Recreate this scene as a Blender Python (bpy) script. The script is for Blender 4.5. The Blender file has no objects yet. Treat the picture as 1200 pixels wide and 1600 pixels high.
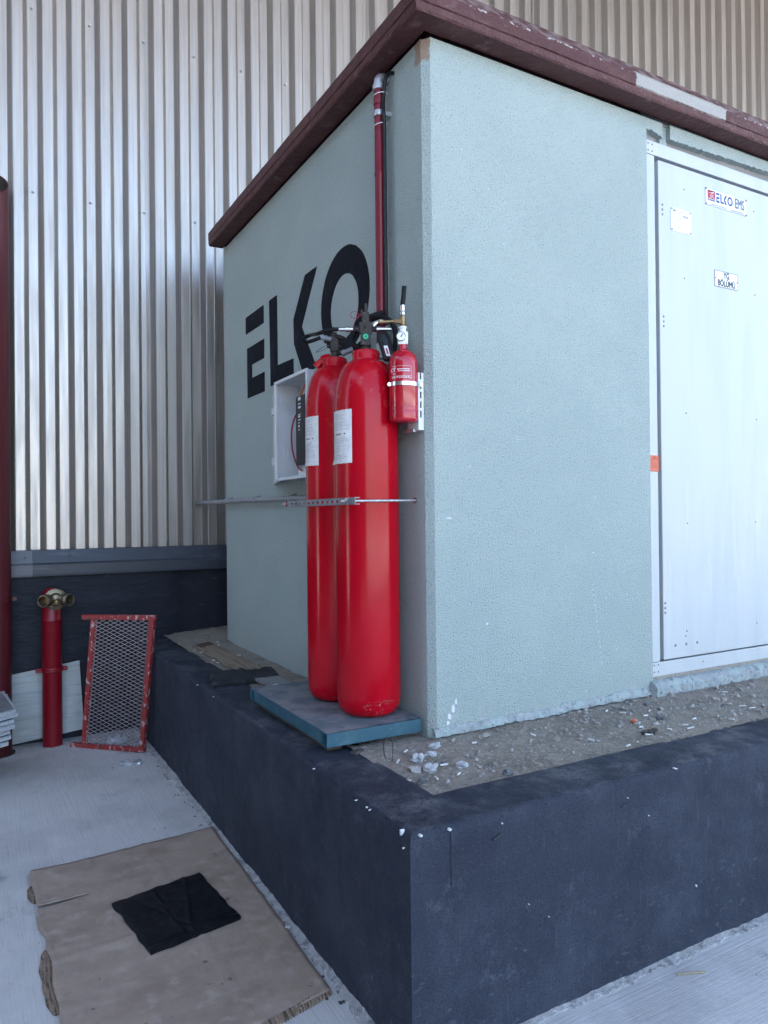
import bpy, bmesh, math, random
from mathutils import Vector, Matrix, noise
from math import sin, cos, pi, radians
random.seed(7)
SC = bpy.context.scene
COL = SC.collection

# ------------------------------------------------------------------ camera
cam_d = bpy.data.cameras.new('camera')
cam = bpy.data.objects.new('camera', cam_d); COL.objects.link(cam)
CR = Vector((0.870926, -0.491314, -0.009985)); CU = Vector((0.005783, -0.010070, 0.999933)); CF = Vector((0.491381, 0.870925, 0.005929))
CP = Vector((-1.05928, -1.74781, 1.55))
cam.matrix_world = Matrix(((CR.x, CU.x, -CF.x, CP.x), (CR.y, CU.y, -CF.y, CP.y), (CR.z, CU.z, -CF.z, CP.z), (0, 0, 0, 1)))
cam_d.sensor_width = 36; cam_d.sensor_fit = 'AUTO'; cam_d.lens = 1144.8/1600*36
cam_d.clip_start = 0.05; cam_d.clip_end = 2000
SC.camera = cam

# ------------------------------------------------------------------ light
SUN_EL, SUN_AZ = radians(50), radians(8)          # the sun stands behind the warehouse
w = bpy.data.worlds.new('World'); SC.world = w; w.use_nodes = True
nt = w.node_tree
sky = nt.nodes.new('ShaderNodeTexSky'); sky.sky_type = 'NISHITA'; sky.sun_disc = False
sky.sun_elevation = SUN_EL; sky.sun_rotation = SUN_AZ
sky.air_density = 1.0; sky.dust_density = 2.8; sky.ozone_density = 0.6
nt.links.new(sky.outputs['Color'], nt.nodes['Background'].inputs['Color'])
nt.nodes['Background'].inputs['Strength'].default_value = 0.12
sd = bpy.data.lights.new('sun', 'SUN'); sd.energy = 3.2; sd.angle = radians(0.5); sd.color = (1, .94, .86)
sun = bpy.data.objects.new('sun', sd); COL.objects.link(sun)
D = -Vector((cos(SUN_EL)*sin(SUN_AZ), cos(SUN_EL)*cos(SUN_AZ), sin(SUN_EL)))
sun.rotation_euler = D.to_track_quat('-Z', 'Y').to_euler()
sun.location = (2, 10, 14)
SC.view_settings.view_transform = 'Standard'; SC.view_settings.look = 'None'
SC.view_settings.gamma = 1; SC.view_settings.use_curve_mapping = False
SC.view_settings.exposure = 3.22

# ------------------------------------------------------------------ materials
def srgb(r, g, b):
    f = lambda c: (c/255/12.92) if c/255 <= .04045 else ((c/255+.055)/1.055)**2.4
    return (f(r), f(g), f(b))

class NT:
    def __init__(s, m):
        s.m = m; s.t = m.node_tree; s.n = s.t.nodes; s.l = s.t.links
        s.geo = s.n.new('ShaderNodeNewGeometry')
    def pos(s, scale):
        if not hasattr(scale, '__len__'): scale = (scale,)*3
        v = s.n.new('ShaderNodeVectorMath'); v.operation = 'MULTIPLY'
        s.l.new(s.geo.outputs['Position'], v.inputs[0]); v.inputs[1].default_value = scale
        return v.outputs[0]
    def noise(s, scale, detail=4, rough=.6, kind='noise', off=0):
        p = s.pos(scale)
        if off:
            a = s.n.new('ShaderNodeVectorMath'); a.operation = 'ADD'; s.l.new(p, a.inputs[0]); a.inputs[1].default_value = (off, off*1.7, off*.6); p = a.outputs[0]
        if kind == 'voronoi':
            x = s.n.new('ShaderNodeTexVoronoi'); x.inputs['Scale'].default_value = 1; s.l.new(p, x.inputs['Vector']); return x.outputs['Distance']
        x = s.n.new('ShaderNodeTexNoise'); x.inputs['Scale'].default_value = 1
        x.inputs['Detail'].default_value = detail; x.inputs['Roughness'].default_value = rough
        s.l.new(p, x.inputs['Vector']); return x.outputs['Fac']
    def rng(s, v, lo, hi, a=0., b=1.):
        r = s.n.new('ShaderNodeMapRange'); r.interpolation_type = 'SMOOTHSTEP'
        s.l.new(v, r.inputs['Value']); r.inputs['From Min'].default_value = lo; r.inputs['From Max'].default_value = hi
        r.inputs['To Min'].default_value = a; r.inputs['To Max'].default_value = b
        return r.outputs['Result']
    def math(s, op, a, b):
        x = s.n.new('ShaderNodeMath'); x.operation = op
        for i, v in enumerate((a, b)):
            if isinstance(v, (int, float)): x.inputs[i].default_value = v
            else: s.l.new(v, x.inputs[i])
        return x.outputs[0]
    def boxmask(s, lo, hi, amp=.01, soft=.004, nscale=40):
        """1 inside a box in world space, ragged by noise"""
        sx = s.n.new('ShaderNodeSeparateXYZ'); s.l.new(s.geo.outputs['Position'], sx.inputs[0])
        n = s.noise(nscale, 5, .65); n = s.math('MULTIPLY', s.math('SUBTRACT', n, .5), amp*4)
        out = None
        for i in range(3):
            c = s.math('ADD', sx.outputs[i], n)
            for v, sg in ((lo[i], 1), (hi[i], -1)):
                if v is None: continue
                k = s.rng(c, v-soft, v+soft) if sg > 0 else s.rng(c, v-soft, v+soft, 1, 0)
                out = k if out is None else s.math('MULTIPLY', out, k)
        return out

def mat(name, base, rough=.6, metal=0., spec=.5, layers=(), bumps=(), coat=0., rough_noise=None):
    """layers: (colour, scale, lo, hi, kw)  /  ('box', colour, lo, hi, amp) ; bumps: (scale, strength, distance, kw)"""
    m = bpy.data.materials.new(name); m.use_nodes = True
    T = NT(m); b = T.n['Principled BSDF']
    b.inputs['Roughness'].default_value = rough; b.inputs['Metallic'].default_value = metal
    b.inputs['Specular IOR Level'].default_value = spec
    if coat: b.inputs['Coat Weight'].default_value = coat; b.inputs['Coat Roughness'].default_value = .12
    cs = None
    rs = None
    for L in layers:
        if L[0] == 'box':
            _, c2, lo, hi, amp = L[:5]; f = T.boxmask(lo, hi, amp, nscale=L[5] if len(L) > 5 else 40); kw = {}
        else:
            c2, sc, lo, hi = L[:4]; kw = L[4] if len(L) > 4 else {}
            f = T.rng(T.noise(sc, kw.get('detail', 4), kw.get('rough', .6), kw.get('kind', 'noise'), kw.get('off', 0)), lo, hi, 0, kw.get('amt', 1))
            if 'box' in kw:
                f = T.math('MULTIPLY', f, T.boxmask(kw['box'][0], kw['box'][1], kw['box'][2], soft=kw.get('soft', .03), nscale=kw.get('bn', 12)))
        mx = T.n.new('ShaderNodeMix'); mx.data_type = 'RGBA'
        T.l.new(f, mx.inputs['Factor'])
        if cs is None: mx.inputs['A'].default_value = (*base, 1)
        else: T.l.new(cs, mx.inputs['A'])
        mx.inputs['B'].default_value = (*c2, 1)
        cs = mx.outputs['Result']
        if 'r' in kw:
            mr = T.n.new('ShaderNodeMix'); T.l.new(f, mr.inputs['Factor'])
            if rs is None: mr.inputs[2].default_value = rough
            else: T.l.new(rs, mr.inputs[2])
            mr.inputs[3].default_value = kw['r']; rs = mr.outputs[0]
    if cs is None: b.inputs['Base Color'].default_value = (*base, 1)
    else: T.l.new(cs, b.inputs['Base Color'])
    if rough_noise:
        f = T.rng(T.noise(rough_noise[0], 4), .35, .65, rough_noise[1], rough_noise[2])
        if rs is not None: f = T.math('MAXIMUM', f, rs)
        T.l.new(f, b.inputs['Roughness'])
    elif rs is not None: T.l.new(rs, b.inputs['Roughness'])
    nrm = None
    for B in bumps:
        sc, st, di = B[:3]; kw = B[3] if len(B) > 3 else {}
        h = T.noise(sc, kw.get('detail', 3), kw.get('rough', .55), kw.get('kind', 'noise'), kw.get('off', 0))
        if 'rng' in kw: h = T.rng(h, *kw['rng'])
        if 'box' in kw: h = T.math('MULTIPLY', h, T.boxmask(kw['box'][0], kw['box'][1], .02, soft=.03))
        bu = T.n.new('ShaderNodeBump'); bu.inputs['Strength'].default_value = st; bu.inputs['Distance'].default_value = di
        T.l.new(h, bu.inputs['Height'])
        if nrm is not None: T.l.new(nrm, bu.inputs['Normal'])
        nrm = bu.outputs[0]
    if nrm is not None: T.l.new(nrm, b.inputs['Normal'])
    return m

N_ = None
M = {}
M['concrete'] = mat('broomed_concrete', (.58, .56, .54), .85, layers=[
    ((.49, .475, .46), 1.7, .42, .66), ((.63, .61, .59), (6, 4, 6), .5, .72, dict(amt=.7)),
    ((.24, .24, .24), (140, 3.5, 10), .54, .76, dict(amt=.45, box=((None, None, None), (0, None, None), .002), soft=.01)),
    ((.24, .24, .24), (2.5, 150, 10), .55, .75, dict(amt=.5, box=((0, None, None), (None, None, None), .002), soft=.01)),
    ((.24, .235, .23), 11, .66, .75, dict(amt=.6)), ((.68, .66, .64), 60, .58, .75, dict(amt=.5)), ((.30, .29, .285), (4, 4, 4), .54, .72, dict(amt=.7, detail=11, rough=.8, off=4)), ((.66, .645, .62), (3, 3, 3), .55, .7, dict(amt=.6, detail=11, rough=.8, off=9)),
    ((.16, .16, .16), 160, .68, .75, dict(amt=.6)),
    ((.17, .168, .165), (2.2, 2.2, 1), .63, .72, dict(amt=.45, off=5)),
    ], bumps=[((150, 2.5, 10), .55, .006, dict(box=((None, None, None), (0, None, None)))),
              ((3, 130, 10), .5, .005, dict(box=((0, None, None), (None, None, None)))), (220, .35, .003), (40, .25, .004)])
M['mortar'] = mat('rough_mortar', (.36, .352, .345), .9, layers=[((.2, .2, .2), 22, .5, .68), ((.50, .49, .48), 70, .55, .68)], bumps=[(60, .8, .01), (180, .6, .004)])
M['navy'] = mat('navy_masonry_paint', (.033, .0375, .053), .75, spec=.15, layers=[
    ((.048, .054, .072), (3, 3, 3.5), .42, .68, dict(detail=6)),
    ((.026, .030, .044), 2.1, .5, .75, dict(off=3)),
    ((.17, .175, .19), (14, 14, 10), .585, .70, dict(detail=10, rough=.8, amt=.8, box=((None, None, None), (None, None, .42), .05), soft=.12)),
    ((.13, .135, .15), 55, .69, .76, dict(detail=5, amt=.6)),
    
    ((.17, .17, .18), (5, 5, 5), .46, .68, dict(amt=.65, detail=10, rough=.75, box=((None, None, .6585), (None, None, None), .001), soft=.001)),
    ((.075, .08, .10), (90, 90, 5), .6, .72, dict(amt=.4, off=2)),
    ((.13, .137, .16), (26, 26, 60), .60, .72, dict(amt=.5, detail=8, off=11, box=((None, None, None), (None, None, .30), .12), soft=.10, bn=7)),
    ((.115, .12, .142), (6, 6, 5), .55, .72, dict(amt=.6, detail=10, rough=.8, off=6)), ((.015, .018, .030), (110, 110, 190), .50, .68, dict(amt=.7, detail=3)), ((.052, .058, .078), (70, 70, 150), .56, .70, dict(amt=.6, detail=4, off=21)), ((.085, .092, .118), 330, .60, .72, dict(amt=.6, detail=2)), ((.16, .165, .18), (18, 18, 14), .66, .76, dict(amt=.6, detail=10, rough=.8, off=15)),
    ], bumps=[(140, .5, .004), (30, .3, .006), (420, .4, .002)], rough_noise=(9, .6, .8))
M['navy_wall'] = mat('navy_plinth_paint', (.0125, .0145, .023), .6, spec=.25, layers=[
    ((.022, .025, .036), (5, 5, 9), .5, .72, dict(detail=7)), ((.09, .095, .11), (9, 9, 40), .64, .74, dict(amt=.6)),
    ], bumps=[((14, 14, 45), .5, .012), (120, .3, .004)])
M['flash'] = mat('slate_blue_flashing', (.038, .044, .058), .42, spec=.5, layers=[((.07, .077, .10), (4, 4, 30), .5, .7)], bumps=[((3, 3, 9), .15, .01)])
M['flash2'] = mat('greyer_flashing', (.115, .115, .13), .45, layers=[((.09, .09, .1), (4, 4, 30), .5, .7)])
M['clad'] = mat('champagne_silver_cladding', (.375, .345, .32), .36, metal=.84, layers=[
    ((.44, .41, .385), (60, 60, 1.2), .4, .65, dict(amt=.7)), ((.31, .285, .265), (20, 20, .8), .55, .75, dict(amt=.6)),
    ((.52, .48, .45), (130, 130, 14), .64, .72, dict(amt=.3))],
    bumps=[((3, 3, 1.2), .07, .015)], rough_noise=((30, 30, 2), .34, .46))
M['shell'] = mat('warehouse_grey_render', (.35, .34, .33), .8, bumps=[(30, .2, .01)], layers=[((.3, .29, .28), 2, .4, .6)])
GREEN = (.405, .475, .45)
M['stucco'] = mat('pale_green_stucco', GREEN, .78, spec=.3, layers=[
    ((.43, .50, .47), (2, 2, 2.5), .38, .66), ((.375, .455, .445), (5, 5, 1.6), .52, .8, dict(amt=.35)),
    ((.22, .27, .26), 165, .56, .72, dict(amt=.85, detail=2)), ((.22, .25, .24), 95, .70, .76, dict(amt=.8, detail=2)),
    ((.52, .55, .52), (42, 42, 6), .70, .76, dict(amt=.5)),
    ((.5, .5, .49), (28, 28, 22), .56, .66, dict(amt=.9, detail=6, box=((None, None, None), (None, None, .75), .03), soft=.035, bn=9)),
    ('box', (.36, .27, .2), (None, None, 3.37), (.5465, .765, None), .012, 30),
    ], bumps=[(165, .85, .0055, dict(rng=(.3, .75))), (80, .35, .004), (9, .15, .012), ((2.5, 2.5, 1.5), .15, .03)])
M['stucco_base'] = mat('rough_splashed_render', (.29, .315, .32), .85, layers=[
    ((.33, .39, .38), 14, .45, .6), ((.40, .40, .40), 24, .57, .70, dict(detail=6)), ((.16, .165, .17), 45, .56, .68)], bumps=[(45, .9, .012), (160, .5, .004)])
M['recess'] = mat('grey_cement_band', (.22, .215, .205), .9, layers=[((.3, .29, .275), (5, 5, 30), .45, .65)], bumps=[(90, .5, .006)])
M['sandm'] = mat('sandy_mortar', (.33, .29, .24), .95, layers=[((.22, .19, .16), 60, .5, .66)], bumps=[(110, .9, .006)])
MAR = (.078, .027, .027)
M['coping'] = mat('maroon_painted_concrete', MAR, .6, spec=.35, layers=[
    ((.10, .040, .038), (8, 8, 14), .45, .66), ((.075, .03, .03), (40, 40, 10), .56, .7, dict(amt=.7)),
    ((.42, .38, .36), (55, 55, 80), .70, .745, dict(detail=6, amt=.8)),
    ((.5, .46, .44), (30, 30, 60), .55, .6, dict(detail=7, amt=.85, box=((.35, None, 3.559), (None, .66, 3.573), .004), soft=.003, bn=40)),
    ((.22, .165, .16), (16, 16, 16), .42, .62, dict(detail=6, amt=.9, box=((.35, None, 3.569), (None, 1.2, None), .002), soft=.003)),
    ((.05, .02, .02), 90, .66, .72), ((.24, .15, .14), (12, 12, 40), .58, .72, dict(amt=.5, detail=8, off=5)),
    ('box', (.34, .325, .30), (1.607, None, 3.511), (2.243, .64, 3.585), .006, 45),
    ((.33, .3, .275), 75, .55, .7, dict(box=((1.607, None, 3.511), (2.243, .64, 3.585), .004), soft=.004)),
    ], bumps=[((30, 30, 30), .6, .010), (120, .6, .005), ((14, 14, 60), .45, .008)])
M['door'] = mat('white_door_enamel', (.485, .505, .51), .42, spec=.45, layers=[
    ((.45, .48, .495), (7, 7, 1.1), .45, .66), ((.60, .585, .55), (9, 9, .7), .64, .76, dict(amt=.35)),
    ((.40, .43, .45), (24, 24, 2.2), .56, .72, dict(amt=.35, off=4, box=((None, None, None), (None, None, 1.45), .15), soft=.25, bn=5)),
    ((.56, .575, .575), (15, 15, 1.6), .54, .64, dict(amt=.4, off=8, box=((None, None, .9), (None, None, 1.6), .12), soft=.2, bn=6)),
    ((.35, .33, .31), 150, .71, .75, dict(amt=.5))], bumps=[((2, 2, 1.5), .1, .02)])
M['white_metal'] = mat('white_powder_coat', (.62, .63, .63), .45, layers=[((.58, .6, .63), (6, 6, 2), .5, .72)])
M['gap'] = mat('dark_door_gap', (.06, .06, .062), .8, layers=[((.09, .09, .09), 30, .4, .6)])
M['gasket'] = mat('grey_gasket', (.10, .10, .105), .7, layers=[((.08, .08, .08), 30, .4, .6)])
M['rivet'] = mat('dull_steel', (.22, .22, .23), .45, metal=.8, layers=[((.12, .12, .12), 200, .5, .65)])
M['plate'] = mat('white_plate', (.74, .75, .76), .35, layers=[((.68, .69, .7), 20, .5, .7)])
M['ink'] = mat('black_ink', (.02, .02, .025), .5, layers=[((.035, .035, .04), 60, .4, .7)])
M['ink_grey'] = mat('grey_ink', (.33, .34, .37), .6, layers=[((.42, .42, .45), 300, .4, .7)])
M['ink_blue'] = mat('blue_ink', (.015, .03, .17), .45, layers=[((.02, .04, .2), 60, .4, .7)])
M['ink_slate'] = mat('slate_ink', (.11, .14, .19), .45, layers=[((.14, .17, .22), 60, .4, .7)])
M['ink_red'] = mat('crimson_ink', (.42, .02, .06), .45, layers=[((.36, .02, .06), 60, .4, .7)])
M['orange'] = mat('orange_sticker', (.62, .13, .055), .55, layers=[((.5, .12, .06), (20, 20, 90), .5, .7)])
M['orange_dark'] = mat('orange_sticker_print', (.3, .05, .03), .55, layers=[((.2, .04, .03), 90, .5, .7)])
M['paint_black'] = mat('black_painted_letter', (.0055, .007, .012), .7, spec=.15, layers=[
    ((.015, .017, .025), (14, 14, 8), .5, .7), ((.075, .08, .09), (50, 50, 30), .68, .76, dict(amt=.7))], bumps=[(150, .5, .005), (60, .3, .005)])
RED = (.40, .0016, .0105)
M['tank'] = mat('red_cylinder_paint', RED, .14, spec=.24, coat=0, layers=[
    ((.45, .004, .014), (4, 4, 2), .45, .7), ((.42, .05, .05), (60, 60, 12), .72, .78, dict(amt=.55)),
    ((.42, .13, .12), (22, 22, 22), .55, .8, dict(amt=.55, r=.65, box=((None, None, 1.99), (None, None, None), .05), soft=.10, bn=14)),
    ((.22, .055, .05), (34, 34, 120), .50, .58, dict(amt=.9, detail=6, box=((.30, .0, .800), (.42, .86, .817), .003), soft=.004, bn=40)),
    ((.42, .2, .2), (50, 50, 90), .58, .64, dict(amt=.8, detail=6, off=3, box=((.30, .0, .755), (.372, .86, .812), .006), soft=.006, bn=30)),
    ((.33, .1, .09), (70, 70, 40), .63, .7, dict(amt=.6, box=((None, None, None), (None, None, .83), .02), soft=.02)),
    ], bumps=[(260, .03, .001), (30, .03, .003)], rough_noise=((24, 24, 9), .10, .20))
M['ext'] = mat('glossy_red_enamel', (.35, .0025, .016), .14, spec=.5, coat=.3, layers=[((.46, .006, .02), 12, .4, .7)], bumps=[(30, .03, .002)])
M['red_pipe'] = mat('dark_red_pipe_paint', (.15, .0035, .013), .38, spec=.4, layers=[((.17, .005, .015), (30, 30, 4), .45, .7), ((.3, .06, .06), (90, 90, 30), .7, .76)], bumps=[(80, .08, .002)])
M['drain'] = mat('maroon_drainpipe_paint', (.075, .004, .009), .45, layers=[((.09, .007, .012), (8, 8, 2), .45, .7), ((.2, .08, .08), (120, 120, 30), .7, .76)], bumps=[(60, .08, .003)])
M['stand'] = mat('crimson_standpipe_paint', (.21, .0025, .010), .36, layers=[((.2, .004, .012), (20, 20, 5), .45, .7), ((.36, .14, .13), (80, 80, 60), .66, .72, dict(amt=.5))], bumps=[(70, .1, .003)])
M['pipe_in'] = mat('rusty_dark_inside', (.02, .014, .012), .9, layers=[((.05, .03, .02), 30, .5, .7)])
M['brass'] = mat('weathered_brass', (.23, .185, .12), .42, metal=.85, layers=[((.09, .075, .055), 26, .48, .66), ((.4, .33, .22), 45, .62, .72)], bumps=[(60, .3, .004)])
M['brass_bright'] = mat('yellow_brass', (.27, .19, .10), .4, metal=.8, layers=[((.22, .16, .08), 60, .5, .7)])
M['valve'] = mat('grimy_valve_bronze', (.035, .027, .023), .5, metal=.4, layers=[((.10, .085, .07), 70, .55, .7), ((.025, .02, .02), 110, .52, .68)], bumps=[(150, .5, .004)])
M['chrome'] = mat('bright_nickel', (.62, .62, .63), .22, metal=1, layers=[((.42, .42, .43), 80, .55, .7)])
M['galv'] = mat('galvanised_steel', (.42, .43, .44), .45, metal=.75, layers=[((.55, .56, .57), 70, .5, .6), ((.3, .31, .32), 25, .55, .7)], bumps=[(90, .15, .002)])
M['galv_dull'] = mat('dull_zinc', (.25, .255, .265), .6, metal=.4, layers=[((.33, .335, .34), 40, .5, .7), ((.18, .18, .19), 18, .5, .7)])
M['zinc_white'] = mat('pale_zinc_edge', (.55, .57, .6), .55, metal=.2, layers=[((.4, .42, .45), (60, 60, 120), .5, .65)], bumps=[(120, .4, .004)])
M['rubber'] = mat('black_rubber_hose', (.007, .007, .008), .5, spec=.2, layers=[((.016, .016, .016), 60, .55, .7)], bumps=[(220, .2, .001)])
M['cable'] = mat('black_cable', (.007, .007, .009), .45, spec=.25, layers=[((.02, .02, .022), 60, .5, .7)])
M['black_plastic'] = mat('black_plastic', (.010, .012, .015), .42, spec=.3, layers=[((.026, .028, .032), 40, .5, .7)])
M['green_led'] = mat('green_gauge', (.02, .42, .2), .4, layers=[((.03, .5, .26), 300, .4, .6)])
M['paper'] = mat('white_paper_label', (.66, .655, .64), .75, layers=[((.58, .57, .55), 40, .45, .65), ((.72, .71, .7), (8, 8, 14), .5, .7)], bumps=[((40, 40, 25), .5, .004)])
M['box_plastic'] = mat('light_grey_abs', (.55, .56, .565), .48, layers=[((.48, .495, .50), 8, .45, .68), ((.66, .67, .66), (30, 30, 6), .6, .7)])
M['box_inside'] = mat('grey_abs_inside', (.36, .385, .44), .5, layers=[((.44, .47, .53), 9, .45, .68)])
M['wire_red'] = mat('red_wire', (.32, .012, .03), .45, layers=[((.25, .01, .03), 90, .4, .7)])
M['wire_orange'] = mat('orange_wire', (.5, .13, .05), .45, layers=[((.4, .1, .05), 90, .4, .7)])
M['teal'] = mat('teal_painted_steel', (.022, .088, .125), .5, layers=[((.05, .12, .15), 12, .48, .68), ((.14, .16, .17), (40, 40, 20), .64, .74, dict(amt=.7)), ((.01, .02, .025), 34, .69, .74)], bumps=[(90, .2, .003)])
M['teal_top'] = mat('dusty_teal_plate', (.10, .135, .155), .7, layers=[((.20, .205, .215), 9, .4, .6, dict(detail=6)), ((.05, .10, .13), (16, 16, 4), .58, .7, dict(amt=.8)), ((.022, .024, .022), 13, .66, .70, dict(detail=3, off=2.3)), ((.28, .28, .28), 60, .6, .72, dict(amt=.4))], bumps=[(90, .25, .003)])
M['soil'] = mat('grey_sandy_soil', (.27, .232, .19), .95, layers=[((.195, .168, .138), 7, .45, .66), ((.36, .315, .27), 40, .5, .7), ((.1, .09, .08), 130, .58, .7), ((.4, .38, .35), 190, .62, .72)], bumps=[(60, .8, .012), (200, .8, .006)])
M['pebble'] = mat('grey_pebble', (.27, .245, .22), .9, layers=[((.36, .34, .32), 25, .42, .6), ((.14, .135, .13), 11, .55, .7)], bumps=[(120, .6, .004)])
M['stone_pale'] = mat('pale_limestone_chip', (.46, .465, .48), .9, layers=[((.34, .34, .35), 50, .45, .65)], bumps=[(110, .8, .005)])
M['stone_dark'] = mat('dark_grey_stone', (.11, .11, .12), .85, layers=[((.17, .17, .18), 50, .45, .65)], bumps=[(110, .8, .005)])
M['butt'] = mat('white_cigarette_paper', (.68, .67, .65), .8, layers=[((.5, .47, .42), 120, .55, .68)])
M['butt_tip'] = mat('tan_filter', (.5, .27, .12), .8, layers=[((.38, .2, .1), 120, .5, .68)])
M['wood'] = mat('weathered_pine', (.26, .2, .145), .8, layers=[((.14, .1, .07), (70, 4, 70), .45, .65), ((.27, .22, .17), (30, 3, 30), .55, .72)], bumps=[((140, 6, 140), .5, .003)])
M['wood_cut'] = mat('pine_end', (.09, .055, .035), .85, layers=[((.05, .035, .025), 40, .45, .65)])
M['ply'] = mat('pale_grey_plywood', (.43, .445, .435), .7, layers=[((.36, .37, .355), (3, 3, 60), .45, .66), ((.5, .51, .50), (7, 7, 25), .55, .7), ((.25, .25, .23), (30, 30, 70), .68, .75)], bumps=[((4, 4, 90), .2, .003)])
M['card'] = mat('brown_cardboard', (.36, .275, .215), .88, layers=[((.295, .222, .172), (3, 5, 3), .42, .66, dict(detail=6)), ((.41, .325, .265), (11, 14, 9), .5, .72), ((.45, .38, .33), (5, 5, 5), .50, .80, dict(amt=.5, off=7, detail=10, rough=.78)), ((.12, .085, .06), 9, .66, .70, dict(off=4, amt=.8)), ((.21, .155, .118), 4.5, .52, .70, dict(off=12, detail=9, rough=.7, amt=.6)), ((.15, .11, .085), (260, 10, 10), .55, .75, dict(amt=.35))], bumps=[((240, 3, 3), .12, .002), (7, .4, .015), (60, .25, .003)])
M['card_edge'] = mat('torn_corrugated_edge', (.27, .195, .14), .95, layers=[((.10, .07, .05), (150, 9, 30), .48, .6), ((.38, .3, .23), 60, .6, .7)], bumps=[((150, 9, 30), 1, .006), (90, .5, .004)])
M['black_sheet'] = mat('black_folded_rubber', (.005, .006, .009), .45, spec=.22, layers=[((.012, .013, .016), 16, .48, .68), ((.04, .04, .042), (50, 50, 50), .67, .76, dict(amt=.5))], bumps=[((20, 70, 20), .4, .006), (140, .3, .003)])
M['black_felt'] = mat('dusty_black_felt', (.014, .015, .018), .85, layers=[((.035, .036, .04), 20, .5, .7)], bumps=[((120, 30, 60), .7, .006), (35, .4, .01)])
M['grate'] = mat('chipped_red_paint', (.29, .024, .024), .55, layers=[
    ((.27, .025, .025), 18, .42, .62), ((.48, .4, .38), (38, 38, 22), .56, .61, dict(detail=7)), ((.09, .05, .035), 27, .60, .66, dict(off=3, detail=6)), ((.15, .17, .1), 60, .72, .74)], bumps=[(90, .4, .004)])
M['mesh'] = mat('bare_expanded_mesh', (.44, .36, .36), .55, metal=.2, layers=[((.30, .17, .17), 14, .5, .7, dict(amt=.6)), ((.55, .53, .53), 40, .5, .7)])
M['foil'] = mat('crumpled_foil', (.62, .64, .68), .3, metal=.7, layers=[((.75, .75, .75), 50, .5, .6)])
M['film'] = mat('dusty_clear_film', (.4, .42, .46), .3, spec=.6, layers=[((.6, .62, .66), 40, .5, .62)])
M['chip'] = mat('exposed_white_plaster', (.7, .7, .71), .85, layers=[((.6, .6, .6), 90, .5, .7)])
M['drip'] = mat('dark_drip_stain', (.014, .015, .02), .6, layers=[((.02, .02, .025), 60, .4, .7)])
M['straw'] = mat('dry_straw', (.42, .33, .2), .8, layers=[((.3, .24, .15), 90, .4, .7)])
M['debris'] = mat('dark_debris', (.045, .04, .038), .9, layers=[((.1, .09, .08), 60, .5, .7)])
M['conduit'] = mat('grey_pvc_conduit', (.27, .27, .28), .5, layers=[((.22, .22, .23), (40, 8, 40), .45, .66)])
M['block'] = mat('rough_concrete_block', (.3, .3, .29), .9, layers=[((.22, .22, .21), 20, .45, .65)], bumps=[(60, .7, .008)])

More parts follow.
